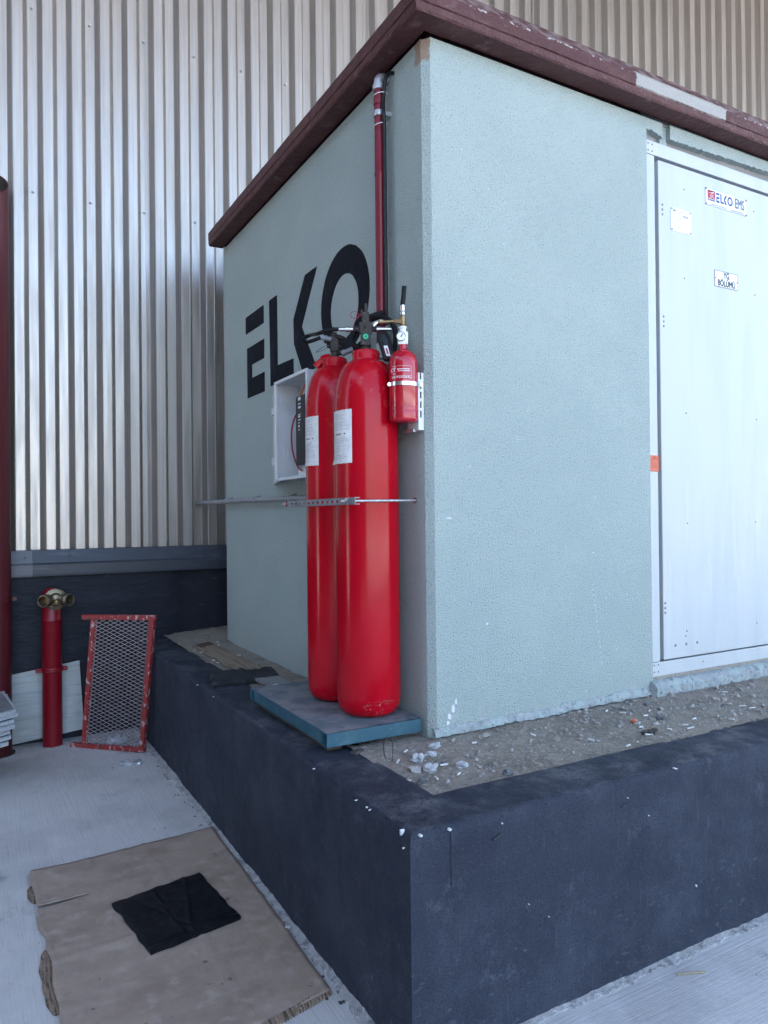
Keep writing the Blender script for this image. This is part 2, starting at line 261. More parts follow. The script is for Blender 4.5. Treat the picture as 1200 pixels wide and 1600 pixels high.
# ------------------------------------------------------------------ mesh helpers
class MB:
    def __init__(s): s.v = []; s.f = []
    def add(s, vs, fs):
        o = len(s.v); s.v += [Vector(v) for v in vs]; s.f += [tuple(i+o for i in f) for f in fs]; return s
    def box(s, a, b, rot=None, at=None):
        x0, y0, z0 = a; x1, y1, z1 = b
        vs = [Vector(p) for p in ((x0,y0,z0),(x1,y0,z0),(x1,y1,z0),(x0,y1,z0),(x0,y0,z1),(x1,y0,z1),(x1,y1,z1),(x0,y1,z1))]
        if rot is not None: vs = [rot @ v for v in vs]
        if at is not None: vs = [v + Vector(at) for v in vs]
        return s.add(vs, [(0,3,2,1),(4,5,6,7),(0,1,5,4),(1,2,6,5),(2,3,7,6),(3,0,4,7)])
    def frame(s, d):
        d = Vector(d).normalized(); u = Vector((0,0,1)) if abs(d.z) < .9 else Vector((1,0,0))
        a = u.cross(d).normalized(); return a, d.cross(a)
    def lathe(s, prof, c=(0,0,0), axis=(0,0,1), seg=32, cap=True):
        c = Vector(c); ax = Vector(axis).normalized(); a, b = s.frame(ax)
        vs = []; fs = []
        for r, h in prof:
            for k in range(seg):
                t = 2*pi*k/seg; vs.append(c + ax*h + (a*cos(t) + b*sin(t))*r)
        for i in range(len(prof)-1):
            for k in range(seg):
                k2 = (k+1) % seg; fs.append((i*seg+k, i*seg+k2, (i+1)*seg+k2, (i+1)*seg+k))
        if cap:
            fs.append(tuple(reversed(range(seg)))); n = (len(prof)-1)*seg; fs.append(tuple(n+k for k in range(seg)))
        return s.add(vs, fs)
    def cyl(s, p, q, r, r2=None, seg=16):
        p = Vector(p); q = Vector(q); L = (q-p).length
        return s.lathe([(r, 0), (r if r2 is None else r2, L)], p, q-p, seg)
    def tube(s, pts, r, seg=10, smooth=6):
        P = [Vector(p) for p in pts]
        if smooth and len(P) > 2:
            Q = []
            for i in range(len(P)-1):
                p0 = P[max(i-1,0)]; p1 = P[i]; p2 = P[i+1]; p3 = P[min(i+2,len(P)-1)]
                for k in range(smooth):
                    t = k/smooth
                    Q.append(.5*((2*p1)+(p2-p0)*t+(2*p0-5*p1+4*p2-p3)*t*t+(3*p1-p0-3*p2+p3)*t**3))
            Q.append(P[-1]); P = Q
        vs = []; fs = []; a = None
        for i, p in enumerate(P):
            d = (P[min(i+1,len(P)-1)] - P[max(i-1,0)]).normalized()
            if a is None: a, b = s.frame(d)
            else: a = (a - d*a.dot(d)).normalized(); b = d.cross(a)
            for k in range(seg):
                t = 2*pi*k/seg; vs.append(p + (a*cos(t)+b*sin(t))*r)
        for i in range(len(P)-1):
            for k in range(seg):
                k2 = (k+1) % seg; fs.append((i*seg+k, i*seg+k2, (i+1)*seg+k2, (i+1)*seg+k))
        fs.append(tuple(reversed(range(seg)))); n = (len(P)-1)*seg; fs.append(tuple(n+k for k in range(seg)))
        return s.add(vs, fs)
    def ball(s, c, r, seed=0, sub=1, jag=.25, scale=(1,1,1)):
        bm = bmesh.new(); bmesh.ops.create_icosphere(bm, subdivisions=sub, radius=1)
        o = Vector((seed*3.1, seed*1.7, seed*.9))
        vs = []
        for v in bm.verts:
            k = 1 + jag*2*(noise.noise(v.co*1.3 + o))
            vs.append(Vector(c) + Vector((v.co.x*scale[0], v.co.y*scale[1], v.co.z*scale[2]))*r*k)
        fs = [tuple(v.index for v in f.verts) for f in bm.faces]; bm.free()
        return s.add(vs, fs)
    def poly(s, pts3, thick):
        """flat polygon given as 3D points (front side), thickened along thick vector"""
        n = len(pts3); t = Vector(thick)
        A = [Vector(p) for p in pts3]
        return s.add(A + [p - t for p in A], [tuple(range(n)), tuple(reversed(range(n, 2*n)))] + [(i, i+n, (i+1) % n + n, (i+1) % n) for i in range(n)])
    def build(s, name, m, parent=None, loc=None, bevel=0., smooth=False, seg=2, kind=None, fixn=True, sub=0):
        me = bpy.data.meshes.new(name)
        if parent is not None: off = Vector(parent['_base'])
        else: off = Vector(loc) if loc is not None else Vector((0,0,0))
        me.from_pydata([tuple(v-off) for v in s.v], [], s.f)
        if fixn:
            bm = bmesh.new(); bm.from_mesh(me); bmesh.ops.recalc_face_normals(bm, faces=bm.faces); bm.to_mesh(me); bm.free()
        me.materials.append(m)
        o = bpy.data.objects.new(name, me); COL.objects.link(o)
        if smooth:
            for p in me.polygons: p.use_smooth = True
            me.set_sharp_from_angle(angle=radians(38))
        if parent is not None:
            o.parent = parent
        else: o.location = off
        o['_base'] = tuple(off)
        if bevel:
            b = o.modifiers.new('bevel', 'BEVEL'); b.width = bevel; b.segments = seg; b.limit_method = 'ANGLE'; b.angle_limit = radians(35)
        if sub:
            b = o.modifiers.new('sub', 'SUBSURF'); b.levels = sub; b.render_levels = sub
        if kind: o['kind'] = kind
        return o

def thing(name, label, cat, base, group=None):
    o = bpy.data.objects.new(name, None); COL.objects.link(o); o.location = base; o.empty_display_size = .1
    o['_base'] = tuple(base); o['label'] = label; o['category'] = cat
    if group: o['group'] = group
    return o
def tag(o, label, cat, group=None):
    o['label'] = label; o['category'] = cat
    if group: o['group'] = group
    return o
def nz(x, y, z=0., s=1.): return noise.noise(Vector((x*s, y*s, z*s)))

def text_tris(body, size, bold=0., xs=1.):
    cu = bpy.data.curves.new('txt', 'FONT'); cu.body = body; cu.size = size; cu.offset = bold
    cu.align_x = 'CENTER'; cu.align_y = 'CENTER'; cu.resolution_u = 4
    ob = bpy.data.objects.new('txt', cu); COL.objects.link(ob)
    dg = bpy.context.evaluated_depsgraph_get()
    me = bpy.data.meshes.new_from_object(ob.evaluated_get(dg))
    vs = [(v.co.x*xs, v.co.y) for v in me.vertices]; fs = [tuple(p.vertices) for p in me.polygons]
    bpy.data.objects.remove(ob); bpy.data.meshes.remove(me); bpy.data.curves.remove(cu)
    return vs, fs

# ================================================================== SETTING
# ground: one sheet to the horizon, finer near the camera
g = MB(); S_ = 400
g.add([(-S_,-S_,0),(S_,-S_,0),(S_,S_,0),(-S_,S_,0)], [(0,1,2,3)])
o = g.build('ground', M['concrete'], kind='structure'); o['label'] = 'broom-finished grey concrete ground'
# small dark specks on the concrete
d = MB()
for i in range(110):
    x = random.uniform(-1.9, 1.6); y = random.uniform(-1.2, 3.7)
    if x > -.01 and y > -.02: continue
    r = random.choice([.0016, .002, .0025, .003, .004, .006])
    d.ball((x, y, r*.4), r, i, 1, .3, (1, random.uniform(.5, 1), .5))
for i in range(140):
    y = random.uniform(.1, 3.6); r = random.uniform(.002, .007)
    d.ball((-abs(random.gauss(.03, .025)), y, r*.4), r, i, 1, .3, (1, 1, .6))
d.build('ground_debris', M['debris'], kind='stuff')

# ================================================================== WAREHOUSE
WY = 3.9
wh = thing('warehouse', 'tall warehouse wall of silver beige ribbed metal cladding over a navy plinth', 'warehouse', (0, WY, 0))
# cladding sheets, 5 ribs each
PIT = .1923
def clad_profile(x0, n):
    """front contour in plan, starting at the left web of a crown"""
    P = []
    for i in range(n):
        x = x0 + i*PIT
        P += [(x, .066), (x+.030, 0), (x+.097, 0), (x+.126, .066)]
    P.append((x0 + n*PIT, .066))
    return P
ZT = 11.0
first = -.82 - PIT*5*9
scr = MB()
for k in range(32):
    x0 = first + k*PIT*5
    P = clad_profile(x0, 5)
    if k % 2: P = [(x, y+.0015) for x, y in P]
    if k > 0: P = [(P[0][0]-.028, P[0][1]-.003)] + P if k % 2 == 0 else P
    m = MB(); n = len(P); vs = []
    zs = [1.30, 2.4, 3.6, 5.0, 7.0, 9.0, ZT]
    for z in zs:
        for x, y in P:
            vs.append((x, WY + .012 + y + .0022*nz(x, z, 0, 1.7), z))
    fs = [(j*n+i, j*n+i+1, (j+1)*n+i+1, (j+1)*n+i) for j in range(len(zs)-1) for i in range(n-1)]
    m.add(vs, fs); m.build('cladding_sheet', M['clad'], wh, bevel=.004, seg=1)
    for z in (3.877, 5.18):
        for i in ((0, 2, 4) if k % 2 else (1, 3)):
            x = x0 + i*PIT + .158
            scr.cyl((x, WY+.078, z), (x, WY+.064, z), .009, seg=8); scr.cyl((x, WY+.064, z), (x, WY+.056, z), .0055, seg=6)
scr.build('screws', M['galv'], wh, kind='stuff')
# plinth wall with a gentle waviness
p = MB(); NX, NZ = 150, 16; vs = []
for j in range(NZ+1):
    for i in range(NX+1):
        x = -9.4 + 32.2*(i/NX); x = -3 + 8*(i-20)/(NX-40) if 20 <= i <= NX-20 else x
        if i < 20: x = -9.4 + 6.4*i/20
        if i > NX-20: x = 5 + 17.5*(i-NX+20)/20
        z = 1.18*j/NZ
        vs.append((x, WY + .006*nz(x, z*3, 1, 1.5) + .004*nz(x, z, 5, 6) + (.02 if x > .3 else 0), z-.02 if j == 0 else z))
p.add(vs, [(j*(NX+1)+i, j*(NX+1)+i+1, (j+1)*(NX+1)+i+1, (j+1)*(NX+1)+i) for j in range(NZ) for i in range(NX)])
p.build('plinth_wall', M['navy_wall'], wh, smooth=True)
def flashing(x0, x1, m, off=0.):
    q = MB(); prof = [(.035, 1.155), (-.048-off, 1.157), (-.050-off, 1.172), (-.052-off, 1.236), (-.046-off, 1.243), (-.036-off, 1.249), (-.010-off, 1.336), (.012, 1.340)]
    vs = []; fs = []; n = len(prof); xs = [x0 + (x1-x0)*i/14 for i in range(15)]
    for x in xs:
        for y, z in prof: vs.append((x, WY + y + .002*nz(x, z, 2, 2.5), z + .0016*nz(x, y*20, 7, 3)))
    for i in range(len(xs)-1):
        for j in range(n-1): fs.append((i*n+j, (i+1)*n+j, (i+1)*n+j+1, i*n+j+1))
    fs += [tuple(range(n)), tuple(reversed(range((len(xs)-1)*n, len(xs)*n)))]
    q.add(vs, fs); return q.build('flashing', m, wh)
f1 = flashing(-4.2, -.689, M['flash2'], .003); f1['label'] = 'greyer flashing piece at the left of the joint'
flashing(-.700, 3.3, M['flash']); flashing(3.29, 7.3, M['flash'], .002); flashing(7.29, 20, M['flash']); flashing(-9.4, -4.19, M['flash'])
q = MB(); q.cyl((-.735, WY-.03, 1.297), (-.735, WY-.045, 1.294), .007, seg=8); q.cyl((-.45, WY-.03, 1.30), (-.45, WY-.042, 1.297), .007, seg=8)
q.build('flashing_screws', M['rivet'], wh, kind='stuff')
s = MB(); s.box((-9.4, WY+.11, 0), (22.4, WY+26, ZT-.02)); s.box((-9.5, WY-.02, ZT), (22.5, WY+26.1, ZT+.22))
s.build('building_shell', M['shell'], wh)
# loading canopy that shades the yard: ribbed beige soffit on steel brackets, wholly above the picture
cn = MB(); nC = 130; vs = []; fs = []
CX0, CX1, CY1, CZ = -6.5, 18.0, -4.6, 9.0
xs = []
for i in range(nC):
    x = CX0 + (CX1-CX0)*i/nC; k = (CX1-CX0)/nC; xs += [(x, .05), (x+k*.16, 0), (x+k*.5, 0), (x+k*.66, .05)]
xs.append((CX1, .05))
for y in (WY+.05, CY1):
    for x, dz in xs: vs.append((x, y, CZ+dz+(WY-y)*.03))
nx_ = len(xs); fs = [(i, i+1, nx_+i+1, nx_+i) for i in range(nx_-1)]; cn.add(vs, fs)
cn.build('canopy_soffit', M['clad'], wh)
cn = MB(); cn.box((CX0-.05, CY1-.1, CZ+.1), (CX1+.05, CY1, CZ+.75)); cn.build('canopy_fascia', M['shell'], wh)
cn = MB(); cn.add([(CX0-.05, WY, CZ+.12), (CX1+.05, WY, CZ+.12), (CX1+.05, CY1, CZ+.40), (CX0-.05, CY1, CZ+.40)], [(0, 1, 2, 3)]); cn.build('canopy_roof', M['shell'], wh)
for x in (-6.2, -1.8, 2.6, 7.0, 11.4, 15.8):
    cn = MB(); cn.add([(x-.06, WY, CZ-.02), (x+.06, WY, CZ-.02), (x+.06, WY, CZ-.5), (x-.06, WY, CZ-.5), (x-.06, CY1, CZ+.19), (x+.06, CY1, CZ+.19), (x+.06, CY1, CZ+.05), (x-.06, CY1, CZ+.05)], [(0, 1, 2, 3), (4, 5, 6, 7), (0, 1, 5, 4), (1, 2, 6, 5), (2, 3, 7, 6), (3, 0, 4, 7)]); cn.build('canopy_bracket', M['shell'], wh)

nb = thing('unseen_shade_hall', 'dark grey ribbed hall out of view, added to darken surfaces facing left', 'building', (-8.5, -4, 0))  # unseen hall, added to shade left-facing walls and cladding webs
m = MB(); n = 60
vs = []; 
for z in (0, 7.5):
    for i in range(n+1):
        for dy, dx in ((0, 0), (.10, 0), (.13, -.04), (.22, -.04)): vs.append((-8.5+dx, -13 + i*.25 + dy, z))
W_ = (n+1)*4
m.add(vs, [(i, i+1, W_+i+1, W_+i) for i in range(W_-1)]); m.build('cladding', mat('dark_grey_cladding', (.075, .075, .08), .6, layers=[((.1, .1, .1), (3, 3, .5), .4, .7)]), nb)
m = MB(); m.box((-20, -13, 0), (-8.6, 2.1, 7.4)); m.box((-20.1, -13.1, 7.5), (-8.4, 2.2, 7.75)); m.build('hall_body', M['shell'], nb)

# ================================================================== PEDESTAL (retaining kerb round the soil)
PH = .661
ped = thing('pedestal', 'navy painted concrete pedestal wall enclosing the soil strip', 'pedestal', (0, 0, 0))
prof = [(0, -.02), (0, .02)] + [(0, .06+.0585*i) for i in range(10)] + [(.001, .636), (.0035, .6475), (.009, .656), (.017, .660), (.03, PH)] + \
       [(.05+.03*i, PH) for i in range(6)] + [(.215, .6605), (.225, .657), (.2325, .648), (.235, .635), (.235, .5)]
def sweep(stations, axis):
    vs = []; fs = []; n = len(prof)
    for s_ in stations:
        for off, z in prof:
            if axis == 'y': x, y = off, max(s_, off) if s_ <= .25 else s_
            else: x, y = max(s_, off) if s_ <= .25 else s_, off
            w1 = .0035*nz(x+y, z*1.5, 3, 2.2) + .0014*nz(x+y, z, 9, 14)
            e = (.0022*nz(x+y, z, 4, 30)) if .63 < z and off < .02 else 0
            k = min(1, max(abs(x-y)*20, 0))
            if z < .6: vs.append((x + (w1*k if axis == 'y' else 0), y + (w1*k if axis == 'x' else 0), z))
            else: vs.append((x + (e*k if axis == 'y' else 0), y + (e*k if axis == 'x' else 0), z + w1*.7*k + e*k))
    for i in range(len(stations)-1):
        for j in range(n-1): fs.append((i*n+j, (i+1)*n+j, (i+1)*n+j+1, i*n+j+1))
    return vs, fs
st = [0, .017, .03, .05, .08, .11, .14, .17, .2, .235] + [.25+.03*i for i in range(122)]
a = MB(); vs, fs = sweep(st + [3.915], 'y'); a.add(vs, [tuple(reversed(f)) for f in fs]); a.build('left_wall', M['navy'], ped, smooth=True, fixn=False)
a = MB(); vs, fs = sweep(st + [4.5, 5.5, 7], 'x'); a.add(vs, fs); a.build('front_wall', M['navy'], ped, smooth=True, fixn=False)
# mortar squeezed along the foot
m = MB()
def fillet(axis, a0, a1, n, w0, h0):
    vs = []; fs = []
    for i in range(n+1):
        t = a0 + (a1-a0)*i/n
        w_ = w0*(1 + .7*nz(t, 1, 0, 3) + .6*nz(t, 2, 0, 14) + .4*nz(t, 3, 0, 45)); h_ = h0*(1 + .8*nz(t, 4, 0, 5) + .5*nz(t, 6, 0, 30))
        w_ = max(w_, .006); h_ = max(h_, .002)
        for u, z in ((.004, h_), (-w_*.35, h_*.62), (-w_*.8, h_*.30), (-w_, -.002)):
            j = .0018*nz(t, u*9, z, 60)
            vs.append((u+j, t, z+j) if axis == 'y' else (t, u+j, z+j))
    for i in range(n):
        for j in range(3): fs.append((i*4+j, (i+1)*4+j, (i+1)*4+j+1, i*4+j+1))
    m.add(vs, fs)
fillet('y', .0, 3.9, 330, .034, .016); fillet('x', 0, 4, 260, .030, .010)
m.build('mortar_fillet', M['mortar'], ped)
# white chips along the arris and a dark drip
c = MB()
for (x, y, z, sx, sz, f) in [(.004, .05, .652, .010, .018, 'y'), (.034, .002, .654, .010, .006, 'x'), (.132, .001, .650, .010, .007, 'x'), (.32, 0, .628, .004, .005, 'x'), (.0, .032, .615, .003, .006, 'y'), (.005, .26, .651, .006, .004, 'y'), (.004, .66, .652, .008, .004, 'y'), (.004, .24, .65, .006, .006, 'y'), (.003, .33, .65, .005, .004, 'y'), (.85, 0, .60, .004, .006, 'x'), (.95, 0, .52, .005, .005, 'x'), (1.19, 0, .22, .006, .007, 'x'), (.50, 0, .30, .003, .003, 'x'), (.42, 0, .36, .003, .003, 'x'), (1.09, 0, .655, .012, .004, 'x'), (.004, 1.9, .65, .006, .004, 'y'), (.004, 2.2, .65, .008, .004, 'y')]:
    n = 9; pts = []; sx *= .48; sz *= .5
    for k in range(n):
        t = 2*pi*k/n; r = random.uniform(.6, 1.2)
        if f == 'y': pts.append((x-.006, y + cos(t)*sx*r, z + sin(t)*sz*r))
        else: pts.append((x + cos(t)*sx*r, y-.006, z + sin(t)*sz*r))
    c.poly(pts, (-.012, 0, 0) if f == 'y' else (0, -.012, 0))
c.build('paint_chips', M['chip'], ped, kind='stuff')
c = MB(); c.tube([(.135, -.0025, .645), (.1355, -.003, .60), (.135, -.003, .545), (.1365, -.003, .49)], .0011, 6, 3); c.ball((.1365, -.0025, .49), .003, 2, 1, .1)
c.tube([(.285, -.003, .587), (.30, -.003, .592), (.315, -.003, .598)], .0034, 6, 3); c.tube([(.82, -.002, .575), (.84, -.002, .58)], .003, 6, 0)
c.build('drip_marks', M['drip'], ped, kind='stuff')

# ================================================================== SOIL
def soil_z(x, y):
    z = .648 + .004*min(max(y-.24, 0), .5)/.5
    if y < .8: z += .016*max(0, min(1, (x-.3)/1.4)) + .014*max(0, min(1, (y-.35)/.35))
    else: z += .02*max(0, (x-.24)/.28) + .006
    if y > 3.0: z += .012*min(1, (y-3.0)/.5)
    b = max(0, 1-abs(x-1.45)/.35)*max(0, 1-abs(y-.42)/.2)*.018
    return z + b + .006*nz(x, y, 0, 6) + .0045*nz(x, y, 3, 22) + .0035*nz(x, y, 8, 70)
sg = MB()
def soil_grid(x0, x1, y0, y1, nx, ny):
    vs = []
    for j in range(ny+1):
        for i in range(nx+1):
            x = x0 + (x1-x0)*i/nx; y = y0 + (y1-y0)*j/ny; vs.append((x, y, soil_z(x, y)))
    sg.add(vs, [(j*(nx+1)+i, j*(nx+1)+i+1, (j+1)*(nx+1)+i+1, (j+1)*(nx+1)+i) for j in range(ny) for i in range(nx)])
soil_grid(.2, 2.9, .2, .80, 270, 60); soil_grid(2.9, 7, .2, .80, 60, 14); soil_grid(.2, .62, .80, 3.93, 36, 260); soil_grid(.62, 6, 3.33, 3.93, 60, 20)
o = sg.build('soil', M['soil'], smooth=True, kind='structure'); o['label'] = 'grey sandy soil between the pedestal wall and the kiosk'
gr = MB()
for i in range(2600):
    if random.random() < .8: x = random.uniform(.25, 2.7); y = random.uniform(.24, .69)
    else: x = random.uniform(.245, .51); y = random.uniform(.8, 3.85)
    r = min(.011, .0016 + random.expovariate(1/.0017))
    if 1.15 < x < 2.4: r *= 1.35
    gr.ball((x, y, soil_z(x, y)+r*.25), r, i, 1 if r > .004 else 1, .35, (1, random.uniform(.6, 1), random.uniform(.5, .8)))
for i in range(1500):
    x = random.uniform(.25, 2.7); y = random.uniform(.24, .69); r = random.uniform(.0012, .0026)
    gr.ball((x, y, soil_z(x, y)+r*.3), r, i, 1, .3, (1, .8, .7))
gr.build('gravel', M['pebble'], kind='stuff')

def stone(x, y, r, m, label, sc=(1, .8, .6), seed=0, group=None):
    b = MB(); z = soil_z(x, y)
    b.ball((x, y, z + r*sc[2]*.45), r, seed+20, 3, .38, sc)
    bm_o = b.build('stone', M[m], loc=(x, y, z)); tag(bm_o, label, 'stone', group); return bm_o
stone(.352, .521, .026, 'stone_pale', 'largest pale stone on the soil in front of the teal platform', (1, .8, .8), 1)
stone(.300, .452, .024, 'pebble', 'dull grey stone left of the pale lump near the soil corner', (1.1, .8, .5), 2)
stone(.345, .425, .025, 'stone_pale', 'pale lump of mortar lying just below the largest stone', (1, .8, .7), 3)
stone(.428, .552, .020, 'stone_pale', 'flat white chip at the foot of the kiosk corner', (1.2, .8, .5), 4)
stone(.461, .399, .020, 'stone_pale', 'pale stone right of the cluster in the soil corner', (1.1, .9, .6), 5)
stone(.258, .345, .017, 'stone_dark', 'dark stone beside the inner corner of the pedestal', (1, .8, .7), 6)
stone(.486, .612, .021, 'stone_pale', 'whitish mortar lump touching the kiosk corner', (1.2, .9, .5), 7)
stone(.715, .610, .019, 'pebble', 'grey lump at the foot of the green front wall', (1.2, .7, .7), 8)
stone(.557, .260, .016, 'stone_dark', 'small dark stone near the front kerb of the soil', (1, .9, .7), 9)
for i, (x, y, r) in enumerate([(.56, .36, .013), (.60, .335, .012), (.53, .47, .012), (.42, .47, .010), (1.35, .40, .019), (1.42, .36, .017), (1.49, .40, .022), (1.30, .44, .016), (1.55, .45, .016), (1.62, .58, .018), (1.22, .50, .014), (1.98, .49, .022), (1.93, .41, .019), (2.07, .52, .018), (2.2, .45, .02)]):
    stone(x, y, r*.72, 'pebble' if i % 3 else 'stone_dark', ('dark ' if i % 3 == 0 else 'dull grey ') + ('stone in the gravel below the white door' if x > 1.1 else 'stone near the pale stones at the soil corner'), (1.15, .8, .55), 30+i, 'grey stones scattered over the soil strip')

# cigarette ends: build one, copy the rest
ct = thing('cigarette_end', 'white cigarette end lying on the soil behind the pedestal kerb', 'cigarette end', (0, 0, 0), 'cigarette ends on the soil')
b = MB(); b.lathe([(.0036, -.014), (.0039, -.005), (.0038, .006)], (0, 0, .004), (1, 0, 0), 10); b.build('paper', M['butt'], ct, smooth=True)
b = MB(); b.lathe([(.0039, .006), (.0039, .0135), (.0034, .014)], (0, 0, .004), (1, 0, 0), 10); b.build('filter', M['butt'], ct, smooth=True)
spots = [(.283,.546),(.222,.372),(.315,.343),(.409,.345),(.407,.432),(.64,.568),(1.377,.591),(1.37,.431),(1.281,.284),(1.528,.487),(1.512,.289),(1.495,.25),(1.412,.287),(2.119,.541),(1.977,.416),(2.004,.32),(1.771,.26),(1.99,.36),(.262,3.069),(.408,3.162),(.255,2.664),(.421,2.775),(.25,2.741),(1.134,.25),(.9,.526),(1.45,.44),(1.33,.36),(1.62,.33),(1.40,.52),(1.85,.30),(.36,.62),(1.05,.36)]
for i, (x, y) in enumerate(spots):
    o = ct if i == 0 else ct.copy()
    if i:
        COL.objects.link(o)
        for ch in ct.children: q = ch.copy(); COL.objects.link(q); q.parent = o
    if y > 2: lb = 'white cigarette end near the wooden plank behind the pedestal kerb'
    elif x < .5: lb = 'white cigarette end among the pale stones at the front soil corner'
    elif x < 1.2: lb = 'white cigarette end on the bare soil below the green front wall'
    else: lb = 'white cigarette end on the gravelly soil below the white door'
    o['label'] = lb
    k = random.uniform(.75, 1.25)
    o.location = (x, y, soil_z(x, y)+.0035); o.rotation_euler = (0, random.uniform(-.2, .2), random.uniform(0, 6.28)); o.scale = (k*.85, .85, .85)

# ================================================================== KIOSK
KX, KY = .522, .69
kb = (KX, KY, .64)
kiosk = thing('transformer_kiosk', 'pale green stucco transformer kiosk with maroon concrete coping and white door', 'kiosk', kb)
# left wall, corner and front wall pieces (one skin with the chamfered corner)
lw = MB(); lw.box((KX, .7205, .60), (KX+.15, 3.33, 3.462)); lw.build('left_wall', M['stucco'], kiosk)
cs = MB(); cs.add([(KX-.001, .7205, .60), (.5475, KY-.001, .60), (.5475, .7205, .60), (KX-.001, .7205, 3.460), (.5475, KY-.001, 3.460), (.5475, .7205, 3.460)], [(0,1,4,3), (1,2,5,4), (2,0,3,5), (0,2,1), (3,4,5)])
cs.build('corner_strip', M['stucco'], kiosk, bevel=.003)
def jag_edge(x0, x1, z0, amp, n, seed):
    return [(x0 + (x1-x0)*i/n, z0 + amp*(nz(i*.37, seed, 0, 1) + .8*nz(i*1.3, seed, 4, 1))) for i in range(n+1)]
fw = MB()
fw.box((.5475, KY, .60), (1.79, KY+.15, 3.462))
lo = jag_edge(1.79, 1.905, 3.410, .007, 14, 2); lo = [(x, z - .02*max(0, (x-1.84)/.065)) for x, z in lo]
fw.poly([(x, KY, z) for x, z in lo] + [(1.905, KY, 3.462), (1.79, KY, 3.462)], (0, -.10, 0))
fw.box((1.905, KY+.02, 3.36), (1.955, KY+.10, 3.462))
lo = jag_edge(1.955, 3.06, 3.405, .006, 110, 7)
lo = [(x, z - .012 + .02*(x-1.95)) for x, z in lo]
fw.poly([(x, KY-.004, z) for x, z in lo] + [(3.06, KY-.004, 3.464), (1.955, KY-.004, 3.464)], (0, -.10, 0))
fw.box((3.06, KY, .60), (5.2, KY+.15, 3.52)); fw.box((5.05, KY+.15, .6), (5.2, 3.33, 3.52)); fw.box((KX+.15, 3.18, .6), (5.05, 3.33, 3.52))
fw.build('front_wall', M['stucco'], kiosk)
bd = MB(); bd.box((1.79, KY+.03, 3.355), (3.06, KY+.14, 3.50)); bd.build('lintel_band', M['recess'], kiosk)
bd = MB(); bd.box((1.79, KY+.04, .70), (3.06, KY+.14, .765)); bd.build('threshold_band', M['recess'], kiosk)
wm = MB(); rnd = random.Random(9)
def fleck(x, z, sx, sz):
    wm.poly([(x + sx*rnd.uniform(.6, 1.2)*cos(2*pi*k/8), KY-.0018, z + sz*rnd.uniform(.6, 1.2)*sin(2*pi*k/8)) for k in range(8)], (0, -.003, 0))
for f_ in ((.615, 1.540, .016, .004), (.80, 1.10, .008, .005), (.625, .775, .010, .022), (.608, .745, .010, .016), (.64, .80, .006, .012), (.60, .72, .008, .010)): fleck(*f_)
for k in range(16): fleck(1.40 + k*.0035, 1.23 - k*.024, .0022, .009*rnd.uniform(.2, 1))
for k in range(26): fleck(rnd.uniform(.62, 1.75), rnd.uniform(.75, 3.2), rnd.uniform(.0015, .004), rnd.uniform(.0015, .005))
wm.build('paint_flecks', M['chip'], kiosk, kind='stuff')
# rough splashed render along the foot
rb = MB(); nn = 200; vs = []; fs = []
for i in range(nn+1):
    x = .53 + (3.2-.53)*i/nn
    h = .035 + .018*nz(x, 3, 0, 4) + .012*nz(x, 5, 0, 18); th = .006 + .004*nz(x, 8, 0, 9)
    if x > 1.76: h = h*.25 + .055; th = .028 + .006*nz(x, 2, 0, 14)
    zb = .62 if x > 1.76 else soil_z(x, KY-.012) + .007 + .006*nz(x, 7, 0, 25)
    if x <= 1.76: th += .006
    zt = .672 + h + (.012 if x > 1.2 else 0)
    for y, z in ((KY-th*1.4, zb), (KY-th*1.5, zt-.028), (KY-th, zt-.010), (KY-th*.3, zt), (KY+.06, zt+.001)):
        j = .003*nz(x, z*3, y*9, 40); vs.append((x, y+j, z+j))
for i in range(nn):
    for j in range(4): fs.append((i*5+j, (i+1)*5+j, (i+1)*5+j+1, i*5+j+1))
rb.add(vs, fs); rb.build('foot_render', M['stucco_base'], kiosk, smooth=True)
sm = MB(); sm.box((1.79, KY+.012, .735), (3.06, KY+.05, .762)); sm.build('sill_mortar', M['sandm'], kiosk)

# coping: swept profile round the corner
OV = .105
cprof = [(.0, 3.478), (.094, 3.476), (.100, 3.483), (.104, 3.506), (.0985, 3.511), (.1045, 3.515), (.105, 3.566), (.100, 3.572), (.045, 3.648), (-.3, 3.70), (-1.2, 3.75)]
def coping(path_axis):
    vs = []; fs = []; n = len(cprof)
    if path_axis == 'y': ts = [0] + [.02+.045*i for i in range(60)] + [3.33-KY]
    else: ts = [0] + [.02+.045*i for i in range(64)] + [3.3, 3.8, 4.78]
    for t in ts:
        for i, (off, z) in enumerate(cprof):
            w_ = .0022*nz(t, i*.7, 2 if path_axis == 'y' else 12, 20) + .0018*nz(t, i*.5, 5, 6)
            wz = .0025*nz(t, i*.6, 8, 12) + (.004*nz(t, 3, 1, 2.5) if i < 3 else 0)
            if t == 0: w_ = 0
            if path_axis == 'y':
                y = KY - off if t == 0 else max(KY + t, KY - off); vs.append((KX - off + w_, y, z+wz))
            else:
                x = KX - off if t == 0 else max(KX + t, KX - off); vs.append((x, KY - off + w_, z+wz))
    for i in range(len(ts)-1):
        for j in range(n-1):
            f = (i*n+j, (i+1)*n+j, (i+1)*n+j+1, i*n+j+1); fs.append(f if path_axis == 'x' else tuple(reversed(f)))
    e = (len(ts)-1)*n; fs.append(tuple(e+j for j in range(n)))
    return vs, fs
for ax in ('y', 'x'):
    k = MB(); vs, fs = coping(ax); k.add(vs, fs); k.build('coping', M['coping'], kiosk, smooth=False, fixn=False)
k = MB(); k.box((KX+.05, KY+.05, 3.49), (5.15, 3.31, 3.60)); k.build('roof_slab', M['coping'], kiosk)

